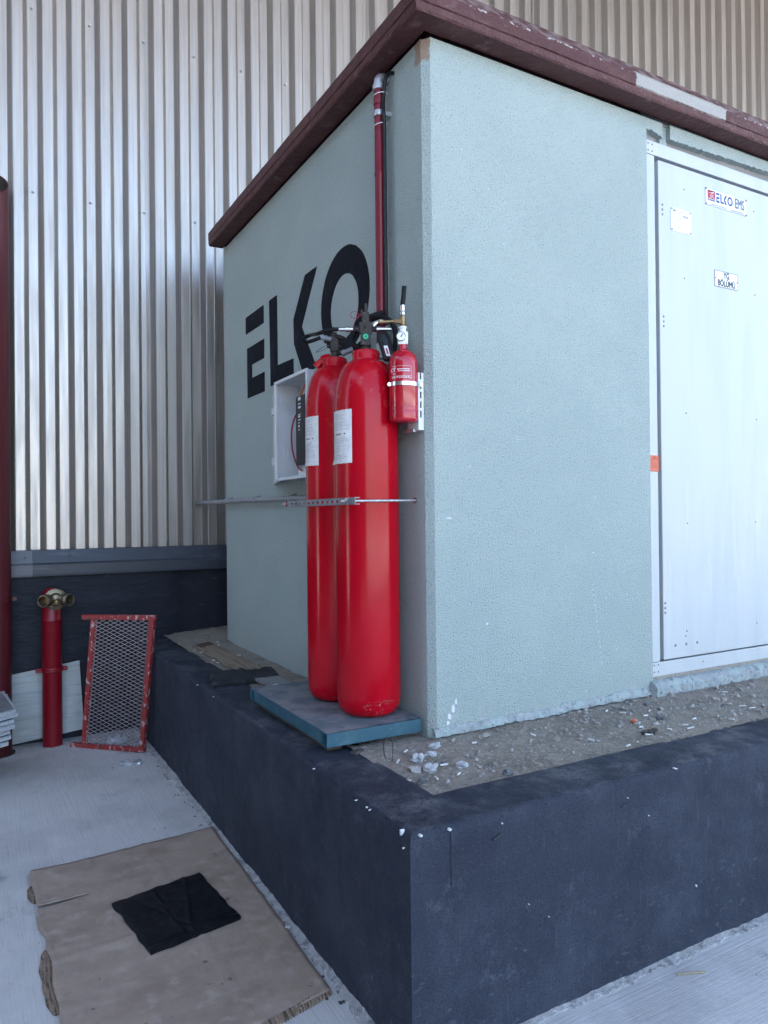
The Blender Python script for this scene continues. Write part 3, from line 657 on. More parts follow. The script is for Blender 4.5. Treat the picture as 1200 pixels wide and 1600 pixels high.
# door frame and door
fr = (1.79, 3.06)
Y0 = KY + .008
d = MB(); d.box((1.792, Y0, .832), (1.853, Y0+.06, 3.294)); d.build('jamb', M['door'], kiosk, bevel=.002)
d = MB(); d.box((2.99, Y0, .832), (3.055, Y0+.06, 3.294)); d.build('jamb', M['door'], kiosk, bevel=.002)
d = MB(); d.box((1.792, Y0-.002, 3.296), (3.055, Y0+.06, 3.362)); d.build('door_header', M['door'], kiosk, bevel=.002)
d = MB(); d.box((1.792, Y0-.002, .762), (3.055, Y0+.06, .830)); d.build('door_sill', M['door'], kiosk, bevel=.002)
d = MB(); d.box((1.853, Y0+.05, .83), (2.99, Y0+.062, 3.296)); d.build('door_rebate', M['gasket'], kiosk)
door_x0, door_x1, dz0, dz1 = 1.872, 2.982, .838, 3.277
d = MB(); d.box((door_x0, Y0-.006, dz0), (door_x1, Y0+.035, dz1)); door = d.build('door', M['door'], kiosk, bevel=.003)
h = MB(); h.box((2.90, Y0-.05, 1.95), (2.925, Y0-.03, 2.12)); h.box((2.905, Y0-.032, 1.96), (2.92, Y0-.005, 1.975)); h.box((2.905, Y0-.032, 2.09), (2.92, Y0-.005, 2.105)); h.build('handle', M['black_plastic'], door, bevel=.003)
r = MB()
def rivet(x, z, rad=.006, y=Y0-.006): r.lathe([(rad, 0), (rad*.8, .0025), (rad*.3, .0035)], (x, y+.0005, z), (0, -1, 0), 8)
for zc in (3.049, 2.50, 1.10):
    for dz in (.0235, 0, -.0235): rivet(1.899 if zc > 2 else 1.877+.008, zc+dz-.01, .0065)
for x, z in [(2.06, 3.171), (2.055, 2.724), (2.055, 2.05), (2.055, 1.50), (2.04, .965), (2.62, 3.17), (2.62, 2.72), (2.62, 2.05), (2.60, 1.5), (2.60, .96), (2.031, .94)]: rivet(x, z, .0045)
for x in (1.955, 2.035, 2.117): rivet(x, .901, .0075)
r.build('rivets', M['rivet'], door, kind='stuff')
r = MB()
for x in (1.808, 1.836):
    for z in (3.345, 3.312, .818, .785): rivet(x, z, .0045, Y0-.002)
for x, z in [(2.165, .80), (2.8, .81)]: rivet(x, z, .004, Y0-.002)
r.build('frame_rivets', M['rivet'], kiosk, kind='stuff')

def onfront(x, z, y): return lambda u, v: Vector((x+u, y, z+v))
def flat_text(mb, body, size, fn, bold=0., xs=1.):
    vs, fs = text_tris(body, size, 0., xs)
    for i, (du, dv) in enumerate(((0, 0), (bold, 0), (-bold, 0), (0, bold), (0, -bold)) if bold else ((0, 0),)):
        mb.add([fn(u+du, v+dv) + Vector((0, -.00012*i, 0)) for u, v in vs], fs)
def quad(mb, fn, u0, v0, u1, v1): mb.add([fn(u0, v0), fn(u1, v0), fn(u1, v1), fn(u0, v1)], [(0, 1, 2, 3)])
DY = Y0 - .006
# YG BOLUMU plate
pl = MB(); pl.box((2.285, DY-.003, 2.720), (2.472, DY+.001, 2.804)); yg = pl.build('sign_plate', M['plate'], kiosk, bevel=.001); yg['label'] = 'small white plate reading YG BÖLÜMÜ'
t = MB(); fn = onfront(2.3785, 2.762, DY-.0036)
flat_text(t, 'YG', .044, lambda u, v: fn(u, v+.020), .0015, .80); flat_text(t, 'BÖLÜMÜ', .044, lambda u, v: fn(u, v-.0215), .0015, .80)
for u0, v0, u1, v1 in ((-.0935, .0395, .0935, .042), (-.0935, -.042, .0935, -.0395), (-.0935, -.0395, -.091, .0395), (.091, -.0395, .0935, .0395)): quad(t, fn, u0, v0, u1, v1)
t.build('lettering', M['ink'], yg)
t = MB()
for u in (-.0905, .0905): t.lathe([(.004, 0), (.003, .003)], (2.3785+u, DY-.003, 2.762), (0, -1, 0), 8)
t.build('screw_heads', M['rivet'], yg, kind='stuff')
# ELKO letter outlines in a unit frame: x to the right, y up, cap height 0..1
def seg_o(cx, cy, r0, r1, n=40):
    vs = []; fs = []
    for i in range(n):
        a = 2*pi*i/n; vs += [(cx + r0*cos(a), cy + r0*sin(a)), (cx + r1*cos(a), cy + r1*sin(a))]
    for i in range(n):
        j = (i+1) % n; fs.append((2*i, 2*i+1, 2*j+1, 2*j))
    return vs, fs
LET = {'E1': [(2.872,2.86),(2.538,2.86),(2.538,2.75),(2.872,2.75)],
 'E2': [(2.85,2.653),(2.533,2.651),(2.535,2.533),(2.757,2.533),(2.757,2.447),(2.53,2.447),(2.53,2.328),(2.848,2.328)],
 'L': [(2.439,2.86),(2.311,2.86),(2.308,2.446),(2.067,2.44),(2.067,2.34),(2.425,2.34)],
 'K': [(2.06,2.657),(1.894,2.857),(1.739,2.857),(1.944,2.588),(1.752,2.33),(1.93,2.33),(2.055,2.516)]}
# ELKO EMS plate
pl = MB(); pl.box((2.220, DY-.003, 3.130), (2.554, DY+.001, 3.216)); es = pl.build('sign_plate', M['plate'], kiosk, bevel=.001); es['label'] = 'white plate with red emblem and blue ELKO EMS lettering'
t = MB(); k = .048/.53
fx = lambda y: 2.303 + (2.872-y)*k*.86
fz = lambda z: 3.155 + (z-2.33)*k*1.04
for n_ in ('E1', 'E2', 'L', 'K'):
    P = [(fx(y), DY-.0036, fz(z)) for y, z in LET[n_]]; P.reverse(); t.add(P, [tuple(range(len(P)))])
vs, fs = seg_o(fx(1.425), fz(2.597), .0245*.58, .0245); t.add([(fx(1.425)+(u-fx(1.425))*.88, DY-.0036, v) for u, v in vs], fs)
t.build('lettering', M['ink_blue'], es)
t = MB(); fn = onfront(2.494, 3.178, DY-.0036); flat_text(t, 'EMS', .074, fn, .0018, .62); t.build('ems_lettering', M['ink_slate'], es)
t = MB(); fn = onfront(2.266, 3.18, DY-.0034); quad(t, fn, -.03, -.015, .03, .027); t.build('emblem', M['ink_red'], es)
t = MB(); quad(t, fn, -.03, -.0265, .03, -.0175); quad(t, fn, -.03, .022, .03, .0275)
fn = onfront(2.387, 3.138, DY-.0036); random.seed(3)
u = -.125
while u < .145:
    wd = random.uniform(.003, .006)
    if not .0 < u < .03: quad(t, fn, u, -.0025, u+wd, .0035)
    u += wd + .0022
fn = onfront(2.387, 3.173, DY-.0036)
for a_ in ((-.165, .0415, .165, .0425), (-.165, -.0425, .165, -.0415), (-.166, -.0425, -.165, .0425), (.165, -.0425, .166, .0425)): quad(t, fn, *a_)
t.build('small_print', M['ink_slate'], es)
t = MB(); fn = onfront(2.266, 3.18, DY-.004)
t.tube([fn(.018, .018), fn(.004, .014), fn(-.006, .004), fn(-.012, -.010), fn(-.004, -.012), fn(.0, .0)], .0013, 5, 4)
t.tube([fn(-.02, .012), fn(-.004, .0165), fn(.02, .021)], .0011, 5, 3); t.tube([fn(.002, .0), fn(.010, -.004), fn(.022, -.010)], .0013, 5, 3); t.tube([fn(.012, .006), fn(.002, .001), fn(.008, -.010)], .0011, 5, 3)
t.build('emblem_mark', M['plate'], es)
t = MB()
for u in (-.162, .162):
    for v in (-.039, .039): t.lathe([(.0055, 0), (.004, .003)], (2.387+u, DY-.003, 3.173+v), (0, -1, 0), 8)
t.build('screw_heads', M['rivet'], es, kind='stuff')
# data plate
pl = MB(); pl.box((1.957, DY-.003, 2.948), (2.107, DY+.001, 3.064)); ds = pl.build('data_plate', M['plate'], kiosk, bevel=.001); ds['label'] = 'small white data plate with rows of fine grey print'
t = MB(); fn = onfront(2.032, 3.006, DY-.0036)
z = .032
for i in range(13):
    a_ = -.064
    for w_ in ((.024, .03) if i % 4 else (.02, .034)):
        if random.random() < .9: quad(t, fn, a_, z-.0011, a_+w_*random.uniform(.6, 1), z+.0011)
        a_ += w_ + .008
    z -= .0062
quad(t, fn, -.03, .042, .06, .0445); quad(t, fn, -.03, .037, .055, .0385); quad(t, fn, .012, .018, .054, .030); quad(t, fn, -.05, -.051, .01, -.049)
t.build('small_print', M['ink_grey'], ds)
t = MB(); quad(t, fn, -.062, .039, -.04, .048)
for u in (-.068, .068):
    for v in (-.051, .051): t.lathe([(.0045, 0), (.003, .003)], (2.032+u, DY-.003, 3.006+v), (0, -1, 0), 8)
t.build('screw_heads', M['rivet'], ds, kind='stuff')
# orange sticker folded over the jamb
pl = MB(); pl.box((1.795, Y0-.0022, 1.754), (1.855, Y0+.001, 1.832)); pl.box((1.8535, Y0-.0022, 1.754), (1.8565, Y0+.03, 1.832)); ors = pl.build('sticker', M['orange'], kiosk); ors['label'] = 'orange sticker on the door jamb'
t = MB(); fn = onfront(1.825, 1.793, Y0-.0028); quad(t, fn, -.008, .028, .008, .034); quad(t, fn, -.02, .020, .022, .0245); quad(t, fn, -.025, .012, -.016, .014); quad(t, fn, -.025, -.001, -.016, .001); quad(t, fn, -.02, -.019, .024, -.016); quad(t, fn, -.029, -.038, .029, -.036); quad(t, fn, -.02, .002, .02, .0035); quad(t, fn, -.02, -.010, .02, -.0085)
t.build('small_print', M['orange_dark'], ors)

# painted ELKO letters on the left wall, standing a little proud
def letter(polys, name='letter'):
    l = MB()
    for P in polys:
        Q = []
        for i in range(len(P)):
            a_, b_ = Vector((*P[i], 0)), Vector((*P[(i+1) % len(P)], 0)); n = max(2, int((b_-a_).length/.03))
            for q_ in range(n):
                c_ = a_.lerp(b_, q_/n); e = .0022*nz(c_.x, c_.y, 0, 45) if q_ else 0
                Q.append((KX-.003, c_.x+e, c_.y+e))
        l.poly(Q, (-.006, 0, 0))
    return l.build(name, M['paint_black'], kiosk)
letter([LET['E1'], LET['E2']]); letter([LET['L']]); letter([LET['K']])
l = MB(); vs = []; fs = []; n = 72
for i in range(n):
    a_ = 2*pi*i/n; e = .002*nz(cos(a_)*9, sin(a_)*9)
    yo, zo = 1.427 - (.262+e)*cos(a_), 2.598 + (.258+e)*sin(a_); yi, zi = 1.424 - (.153-e)*cos(a_), 2.567 + (.156-e)*sin(a_)
    vs += [(KX-.003, yo, zo), (KX-.003, yi, zi), (KX+.003, yo, zo), (KX+.003, yi, zi)]
for i in range(n):
    j = (i+1) % n; fs += [(4*i, 4*i+1, 4*j+1, 4*j), (4*i, 4*j, 4*j+2, 4*i+2), (4*i+1, 4*i+3, 4*j+3, 4*j+1)]
l.add(vs, fs); l.build('letter', M['paint_black'], kiosk)

# ================================================================== PLATFORM UNDER THE CYLINDERS
px0, px1, py0, py1, pz0, pz1 = .092, .507, .742, 1.60, .688, .742
pf = thing('cylinder_platform', 'low teal steel platform with dusty top carrying the two gas cylinders', 'platform', (.3, 1.15, .66))
tp = MB(); vs = []; fs = []; nx, ny = 18, 34
for j in range(ny+1):
    for i in range(nx+1):
        x = px0 + (px1-px0)*i/nx; y = py0 + (py1-py0)*j/ny; vs.append((x, y, pz1 + .0008*nz(x, y, 0, 9)))
tp.add(vs, [(j*(nx+1)+i, j*(nx+1)+i+1, (j+1)*(nx+1)+i+1, (j+1)*(nx+1)+i) for j in range(ny) for i in range(nx)])
tp.build('top_plate', M['teal_top'], pf, fixn=False)
def hollow_rail(y0, y1):
    a = MB(); t_ = .004
    a.box((px0, y0, pz0), (px1, y0+t_, pz1-.0025)); a.box((px0, y1-t_, pz0), (px1, y1, pz1-.0025)); a.box((px0, y0+t_, pz1-.0065), (px1, y1-t_, pz1-.0025)); a.box((px0, y0+t_, pz0), (px1, y1-t_, pz0+t_)); return a.build('rail', M['teal'], pf)
hollow_rail(py0, py0+.05); hollow_rail(py1-.05, py1)
a = MB(); a.box((px0+.002, py0+.051, pz0), (px0+.042, py1-.051, pz1-.0025)); a.build('rail', M['teal'], pf, bevel=.003)
a = MB(); a.box((px1-.042, py0+.051, pz0), (px1-.002, py1-.051, pz1-.0025)); a.build('rail', M['teal'], pf, bevel=.003)
for x in (.15, .42):
    a = MB(); a.box((x-.03, py0+.055, .645), (x+.03, py1-.02, pz0+.001)); a.build('runner', M['wood_cut'], pf)

# ================================================================== GAS CYLINDERS
def gas_cylinder(c, label, ztop, lab_phi, lab_z, turn):
    cx, cy = c; r = .1325; z0 = .7415
    g = thing('gas_cylinder', label, 'gas cylinder', (cx, cy, z0), 'tall red gas cylinders')
    H = ztop - z0
    prof = [(.03, .0), (.085, .001), (.104, .007), (.120, .022), (.129, .045), (r, .075), (r, .30), (r, .7), (r, H-.245)]
    for i in range(1, 13):
        t = i/12*radians(73); prof.append((r*(1-.98*(1-cos(t))) if False else .058 + (r-.058)*cos(t*90/73)**.9 if i < 12 else .058, H-.245 + .20*sin(t*90/73)))
    prof = [p_ for p_ in prof]
    b = MB(); b.lathe(prof, (cx, cy, z0), seg=72, cap=True); b.build('body', M['tank'], g, smooth=True, bevel=0)
    b = MB(); b.lathe([(.050, H-.052), (.063, H-.05), (.0645, H-.044), (.058, H-.040), (.0565, H-.034), (.0575, H-.012), (.0535, H-.002), (.048, H), (.02, H)], (cx, cy, z0), seg=48); b.build('neck_ring', M['tank'], g, smooth=True)
    # label wrapped round the body
    toc = Vector((CP.x-cx, CP.y-cy, 0)).normalized(); rt = Vector((-toc.y, toc.x, 0))
    f0, f1 = lab_phi; zb, zt = lab_z; n = 22; L = MB(); vs = []; fs = []
    def P(u, v, off=.0012):
        f = radians(f0 + (f1-f0)*u); rr = r + off + .0012*max(0, nz(u*3, v*4, cx*9, 1.0))
        q = Vector((cx, cy, 0)) + (toc*cos(f) + rt*sin(f))*rr; return (q.x, q.y, zb + (zt-zb)*v + .002*nz(u*2, v*2, cy, 1))
    for j in range(n+1):
        for i in range(n+1):
            v = j/n; e = .003*nz(i*.8, j, 3) if j in (0, n) else 0
            q = P(i/n, v, .0012 + (.009*(max(0, .12-v)/.12)*(max(0, .25-i/n)/.25)))
            vs.append((q[0], q[1], q[2]+e))
    L.add(vs, [(j*(n+1)+i, j*(n+1)+i+1, (j+1)*(n+1)+i+1, (j+1)*(n+1)+i) for j in range(n) for i in range(n)])
    lab = L.build('paper_label', M['paper'], g, smooth=True)
    def strip(mb, u0, u1, v0, v1):
        k_ = 4; o_ = []
        for i in range(k_+1): u = u0 + (u1-u0)*i/k_; o_ += [P(u, v0, .0021), P(u, v1, .0021)]
        mb.add(o_, [(2*i, 2*i+2, 2*i+3, 2*i+1) for i in range(k_)])
    t = MB(); rnd = random.Random(int(cx*1000+cy*100))
    v = .93
    while v > .08:
        if not .47 < v < .60:
            u = .10 if rnd.random() < .6 else .2; ue = rnd.uniform(.6, .92)
            while u < ue:
                w_ = rnd.uniform(.04, .2); strip(t, u, min(u+w_, ue), v, v+.008); u += w_ + .025
        v -= .034 if rnd.random() < .85 else .065
    t.build('printed_rows', M['ink_grey'], lab, kind='stuff')
    t = MB(); u = .16
    for w_, gp in ((.05, .06), (.03, .10), (.09, .03), (.07, .03), (.04, .09), (.05, .0)):
        strip(t, u, u+w_, .535, .560); u += w_ + gp
    t.build('stamped_figures', M['ink'], lab)
    return g
FC = (.373, .931); BC = (.371, 1.226)
g1 = gas_cylinder(FC, 'nearer red gas cylinder with green button on its valve and paper label', 2.236, (-94, -26), (1.765, 1.980), 0)
g2 = gas_cylinder(BC, 'farther red gas cylinder, half hidden, nearer the open grey box', 2.262, (-98, -33), (1.775, 1.990), 0)
# front valve
def lp(d, px, py):          # helper used only for the small hose fittings: point at depth d from the lens
    return None
toC = Vector((CP.x-FC[0], CP.y-FC[1], 0)).normalized(); RT = Vector((.8709, -.4913, 0))
def V(c, s_, f, z): q = Vector((c[0], c[1], 0)) + RT*s_ + toC*f; return Vector((q.x, q.y, z))
v = MB(); zf = 2.236
v.lathe([(.020, -.005), (.024, .0), (.024, .012), (.017, .016), (.017, .030), (.0, .031)], (FC[0], FC[1], zf), seg=20)
rotv = Matrix((( RT.x, -toC.x, 0), (RT.y, -toC.y, 0), (0, 0, 1)))
v.box((-.021, -.021, .02), (.021, .021, .088), rotv, (FC[0], FC[1], zf)); v.box((-.026, -.02, .072), (.026, .02, .118), rotv, (FC[0], FC[1], zf)); v.box((-.015, -.016, .116), (.015, .016, .160), rotv, (FC[0], FC[1], zf))
v.cyl(V(FC, -.026, 0, zf+.092), V(FC, -.052, 0, zf+.094), .0125, seg=6); v.cyl(V(FC, .026, 0, zf+.092), V(FC, .048, 0, zf+.09), .0125, seg=6)
v.cyl(V(FC, 0, .02, zf+.098), V(FC, 0, .03, zf+.098), .007, seg=8)
vf = v.build('valve', M['valve'], g1, bevel=.003)
v = MB(); v.cyl(V(FC, .002, 0, zf+.158), V(FC, .002, 0, zf+.198), .008, .006, 10); v.cyl(V(FC, -.012, .0, zf+.150), V(FC, -.018, .0, zf+.172), .006, seg=8); v.build('valve_stem', M['valve'], vf)
v = MB(); v.lathe([(.0115, 0), (.0115, .004), (.0085, .006)], V(FC, 0, .0215, zf+.055), tuple(toC), 20); v.build('gauge_button', M['green_led'], vf)
v = MB(); v.lathe([(.0135, -.001), (.0135, .003)], V(FC, 0, .0212, zf+.055), tuple(toC), 20); v.lathe([(.004, .0062), (.004, .0068)], V(FC, 0, .0215, zf+.055), tuple(toC), 12); v.build('gauge_rim', M['ink'], vf)
v = MB(); c0 = V(FC, -.045, .012, zf+.148)
pts = [c0 + RT*(.017*cos(a_)) + Vector((0, 0, .014*sin(a_))) for a_ in [i*pi/6 for i in range(13)]]
v.tube(pts + [V(FC, -.015, .016, zf+.15), V(FC, -.04, .02, zf+.125), V(FC, -.05, .01, zf+.10)], .0011, 5, 3); v.build('seal_wire', M['wire_red'], vf)
v = MB(); v.lathe([(.0095, 0), (.0095, .016), (.012, .017), (.012, .03), (.0085, .031), (.0085, .058)], V(FC, -.052, 0, zf+.092), tuple(-RT), 12); v.build('hose_ferrule', M['chrome'], vf, smooth=True)
v = MB(); v.lathe([(.011, 0), (.011, .02), (.0095, .021), (.0095, .055), (.0075, .056), (.0075, .06)], V(FC, .046, .005, zf+.089), tuple(RT), 12); v.build('hose_ferrule', M['chrome'], vf, smooth=True)
v = MB(); v.tube([V(FC, .03, -.005, zf+.10), V(FC, .05, -.005, zf+.122), V(FC, .075, -.01, zf+.128), V(FC, .105, -.02, zf+.125)], .009, 10, 5); v.lathe([(.013, 0), (.013, .014), (.009, .015), (.009, .03)], V(FC, .085, -.015, zf+.128), (RT.x, RT.y, .05), 6); v.build('bypass_fitting', M['chrome'], vf)
# back valve
zb_ = 2.262
v = MB(); v.lathe([(.021, -.005), (.024, 0), (.024, .01), (.017, .014), (.0165, .05), (.0, .051)], (BC[0], BC[1], zb_), seg=20)
v.box((-.019, -.019, .03), (.019, .019, .10), rotv, (BC[0], BC[1], zb_)); v.lathe([(.014, .09), (.017, .095), (.017, .105), (.012, .108), (.012, .118)], (BC[0], BC[1], zb_), seg=14)
v.cyl(V(BC, -.014, .01, zb_+.075), V(BC, -.045, .015, zb_+.08), .013, seg=10); v.cyl(V(BC, .014, 0, zb_+.03), V(BC, .035, .015, zb_+.022), .0135, seg=8)
v.cyl(V(BC, -.022, .02, zb_+.05), V(BC, -.03, .024, zb_+.05), .009, seg=8); v.cyl(V(BC, .022, .02, zb_+.05), V(BC, .03, .024, zb_+.05), .009, seg=8)
vb = v.build('valve', M['valve'], g2, bevel=.003)
v = MB(); v.lathe([(.012, 0), (.031, .003), (.033, .011), (.028, .017), (.012, .019)], V(BC, .022, .0, zb_+.082), (.3, -.1, .95), 18); v.build('handwheel', M['valve'], vb, smooth=True)
v = MB(); v.lathe([(.0115, 0), (.0115, .02), (.014, .021), (.014, .034), (.0105, .035), (.0105, .056)], V(BC, -.012, .016, zb_+.082), tuple(-RT*.95+Vector((0, 0, .18))), 12); v.build('hose_ferrule', M['galv_dull'], vb, smooth=True)
v = MB(); v.lathe([(.015, 0), (.015, .018), (.0125, .019), (.0125, .055)], V(BC, .032, .014, zb_+.018), tuple((RT*.93+Vector((0, 0, .36)))), 10); v.build('hose_ferrule', M['galv_dull'], vb, smooth=True)
v = MB(); v.tube([V(BC, -.03, .02, zb_+.06), V(BC, -.075, .03, zb_+.03), V(BC, -.082, .03, zb_+.022)], .0012, 5, 3); v.tube([V(BC, -.082, .03, zb_+.022), V(BC, -.05, .02, zb_+.035), V(BC, -.03, .02, zb_+.05)], .0012, 5, 3); v.build('seal_wire', M['ink'], vb)
# third, low red cap seen behind the back cylinder neck
v = MB(); v.tube([V(BC, -.035, -.02, zb_-.005), V(BC, -.06, -.02, zb_-.012), V(BC, -.085, -.02, zb_-.035)], .019, 10, 4); v.tube([V(BC, -.02, -.01, zb_+.012), V(BC, -.045, -.01, zb_+.008), V(BC, -.06, -.01, zb_+.0)], .013, 8, 4)
v.build('side_outlet_cap', M['tank'], vb, smooth=True)

# hoses between the valves
def hose(name, label, pts, r, m='rubber', base=None):
    h = MB(); h.tube(pts, r, 12, 8); b0 = Vector(base or pts[0]); return tag(h.build(name, M[m], loc=tuple(b0), smooth=True), label, 'hose')
hose('pilot_hose', 'thin black hose looping left between the valves of both cylinders', [V(FC, -.113, 0, zf+.092), V(FC, -.15, .0, zf+.091), V(FC, -.20, -.03, zf+.083), V(BC, -.105, .05, zb_+.094), V(BC, -.135, .055, zb_+.078), V(BC, -.125, .04, zb_+.066), V(BC, -.09, .025, zb_+.078), V(BC, -.062, .02, zb_+.091)], .0085)
hose('discharge_hose', 'thick black hose rising from the farther cylinder valve to the manifold', [V(BC, .078, .014, zb_+.036), V(BC, .115, .02, zb_+.058), V(BC, .145, .02, zb_+.095), V(FC, .0, -.05, zf+.145), V(FC, .035, -.06, zf+.165), V(FC, .075, -.06, zf+.178)], .0105)
hose('loop_hose', 'thick black hose loop arching over the dark red riser pipe', [V(FC, -.01, -.06, zf+.02), V(FC, -.055, -.07, zf+.05), V(FC, -.045, -.08, zf+.10), V(FC, .0, -.05, zf+.125), V(FC, .045, -.02, zf+.145), V(FC, .085, .0, zf+.138), V(FC, .118, .0, zf+.10), V(FC, .125, -.01, zf+.05), V(FC, .115, -.03, zf-.01), V(FC, .10, -.05, zf-.06)], .0105)

# ================================================================== RISER PIPE with cable
PX = .476
rp = thing('riser_pipe', 'dark red riser pipe clipped to the wall above the cylinders', 'pipe', (PX, .985, 2.2))
b = MB(); b.lathe([(.0205, 0), (.0205, .72), (.0225, .73), (.0225, .74), (.0205, .745), (.0205, 1.03), (.024, 1.032), (.024, 1.06), (.0205, 1.062), (.0205, 1.11)], (PX, .982, 2.30-.02), seg=20); b.build('pipe', M['red_pipe'], rp, smooth=True)
b = MB(); b.tube([(PX, .982, 3.375), (PX, .982, 3.41), (PX+.006, .982, 3.425), (PX+.02, .982, 3.432), (KX+.02, .982, 3.435)], .022, 14, 5); b.lathe([(.027, 0), (.027, .022)], (PX, .982, 3.375), seg=18); b.build('elbow', M['galv'], rp, smooth=True)
b = MB(); b.lathe([(.0235, 0), (.0245, .003), (.0245, .020), (.0235, .023)], (PX, .982, 3.262), seg=20); b.box((PX+.015, .956, 3.264), (KX, .962, 3.282)); b.cyl((PX-.004, .945, 3.275), (PX+.012, .955, 3.275), .007, seg=6); b.build('clamp', M['galv'], rp, smooth=True)
b = MB()
for z in (3.352, 3.222, 2.395):
    pts = [(PX + .003 + .030*cos(a_), .973 + .030*sin(a_), z + .006*cos(a_)) for a_ in [i*pi/8 for i in range(17)]]; b.tube(pts, .0018, 6, 0)
b.build('cable_tie', M['plate'], rp, kind='stuff')
b = MB(); b.lathe([(.0225, -.055), (.0225, -.028), (.0275, -.026), (.0275, -.003), (.0225, 0), (.021, .01)], (PX, .982, 2.30-.02), seg=18); b.build('union', M['galv'], rp, smooth=True)
cb = MB(); cb.tube([(KX+.01, .935, 3.44), (.50, .936, 3.432), (.485, .94, 3.405), (.483, .949, 3.36), (.478, .949, 3.30), (.474, .938, 3.265), (.480, .944, 3.225), (.484, .951, 3.12), (.484, .951, 2.8), (.484, .950, 2.5), (.482, .945, 2.40), (.47, .92, 2.36)], .0085, 8, 5)
tag(cb.build('cable', M['cable'], loc=(KX, .935, 3.44), smooth=True), 'black cable running down beside the dark red riser pipe', 'cable')
# pressure switch hanging under the riser
ps = thing('pressure_switch', 'dark pressure switch with small white label below the riser pipe', 'switch', (.43, .86, 2.2))
b = MB(); ax = (RT*.28 + Vector((0, 0, -1))).normalized(); c0 = V(FC, .072, .045, 2.285)
b.lathe([(.012, -.02), (.022, -.012), (.026, .0), (.026, .095), (.02, .10)], c0, tuple(ax), 18); b.build('housing', M['black_plastic'], ps, smooth=True)
b = MB(); q = [c0 + ax*.045 + toC*.0268 - RT*.012, c0 + ax*.045 + toC*.0268 + RT*.004, c0 + ax*.088 + toC*.0268 + RT*.004, c0 + ax*.088 + toC*.0268 - RT*.012]; b.poly(q, tuple(toC*.002)); b.build('switch_label', M['plate'], ps)
b = MB(); q = [c0 + ax*.055 + toC*.0276 - RT*.008, c0 + ax*.055 + toC*.0276 + RT*.0, c0 + ax*.08 + toC*.0276 + RT*.0, c0 + ax*.08 + toC*.0276 - RT*.008]; b.add(q, [(0, 1, 2, 3)]); b.build('label_print', M['ink_red'], ps)

# ================================================================== SMALL PILOT CYLINDER
EX = (.448, .757)
ex = thing('extinguisher', 'small glossy red fire extinguisher strapped to the wall rail', 'extinguisher', (EX[0], EX[1], 1.92))
b = MB(); er = .0575
b.lathe([(.03, 0), (.05, .001), (.0555, .006), (er, .016), (er, .045), (.0565, .048), (er, .051), (er, .058), (.0565, .061), (er, .064), (er, .235), (.0555, .252), (.049, .268), (.038, .281), (.025, .289), (.0165, .293), (.0155, .297), (.0155, .312)], (EX[0], EX[1], 1.922), seg=48); b.build('body', M['ext'], ex, smooth=True)
b = MB(); b.box((-.020, -.016, 0), (.020, .016, .050), rotv, (EX[0], EX[1], 2.234)); b.lathe([(.013, .05), (.013, .064), (.017, .065), (.017, .072)], (EX[0], EX[1], 2.234), seg=14); ev = b.build('valve', M['plate'], ex, bevel=.005)
b = MB(); b.lathe([(.018, 0), (.019, .01), (.0165, .013), (.016, .010)], V(EX, -.008, .016, 2.262), tuple(toC), 20); b.build('gauge', M['chrome'], ev, smooth=True)
b = MB(); b.lathe([(.0155, .0095), (.0155, .0105)], V(EX, -.008, .016, 2.262), tuple(toC), 20); b.build('gauge_face', M['plate'], ev)
b = MB(); b.box((-.002, 0, 0), (.0015, .0008, .012), rotv @ Matrix.Rotation(.6, 3, 'Y'), V(EX, -.008, .0275, 2.262)); b.lathe([(.003, .0108), (.003, .012)], V(EX, -.008, .016, 2.262), tuple(toC), 10); b.build('gauge_needle', M['ink'], ev)
b = MB(); b.lathe([(.013, 0), (.013, .008), (.0095, .010), (.0115, .012), (.0120, .046), (.008, .048), (.008, .054)], (EX[0], EX[1], 2.302), seg=12); b.cyl((EX[0], EX[1], 2.327), V(EX, -.034, .008, 2.327), .0105, seg=8); b.cyl(V(EX, -.032, .008, 2.327), V(EX, -.100, .012, 2.322), .0062, seg=10); b.build('brass_tee', M['brass_bright'], ex, smooth=True)
b = MB(); b.lathe([(.009, 0), (.012, .001), (.012, .010), (.009, .011), (.0105, .013), (.0105, .040), (.009, .041)], (EX[0], EX[1], 2.352), seg=12); b.build('nipple', M['chrome'], ex, smooth=True)
hose('whip_hose', 'short black hose rising straight above the small extinguisher', [(EX[0], EX[1], 2.39), (EX[0]+.002, EX[1]-.004, 2.42), V(EX, .006, 0, 2.445), V(EX, .008, 0, 2.468)], .0095)
# strap
b = MB(); n = 40; vs = []; fs = []
for i in range(n):
    a_ = 2*pi*i/n
    for z, rr in ((2.064, er+.0008), (2.064, er+.003), (2.079, er+.003), (2.079, er+.0008)): vs.append((EX[0]+rr*cos(a_), EX[1]+rr*sin(a_), z))
for i in range(n):
    j = (i+1) % n
    for k in range(4): fs.append((4*i+k, 4*j+k, 4*j+(k+1) % 4, 4*i+(k+1) % 4))
b.add(vs, fs)
b.box((EX[0]+.045, EX[1]-.052, 2.0645), (KX-.016, EX[1]-.048, 2.0785))
b.build('strap', M['chrome'], ex)
b = MB(); q = V(EX, -.0565, .018, 2.0715); b.cyl(q - Vector((0, 0, .004)) - toC*.008, q - Vector((0, 0, .004)) + toC*.016, .004, seg=8); b.lathe([(.008, 0), (.008, .007)], q + toC*.008, tuple(toC), 6); b.lathe([(.008, 0), (.008, .006)], q - toC*.004, tuple(toC), 6); b.build('strap_bolt', M['chrome'], ex)
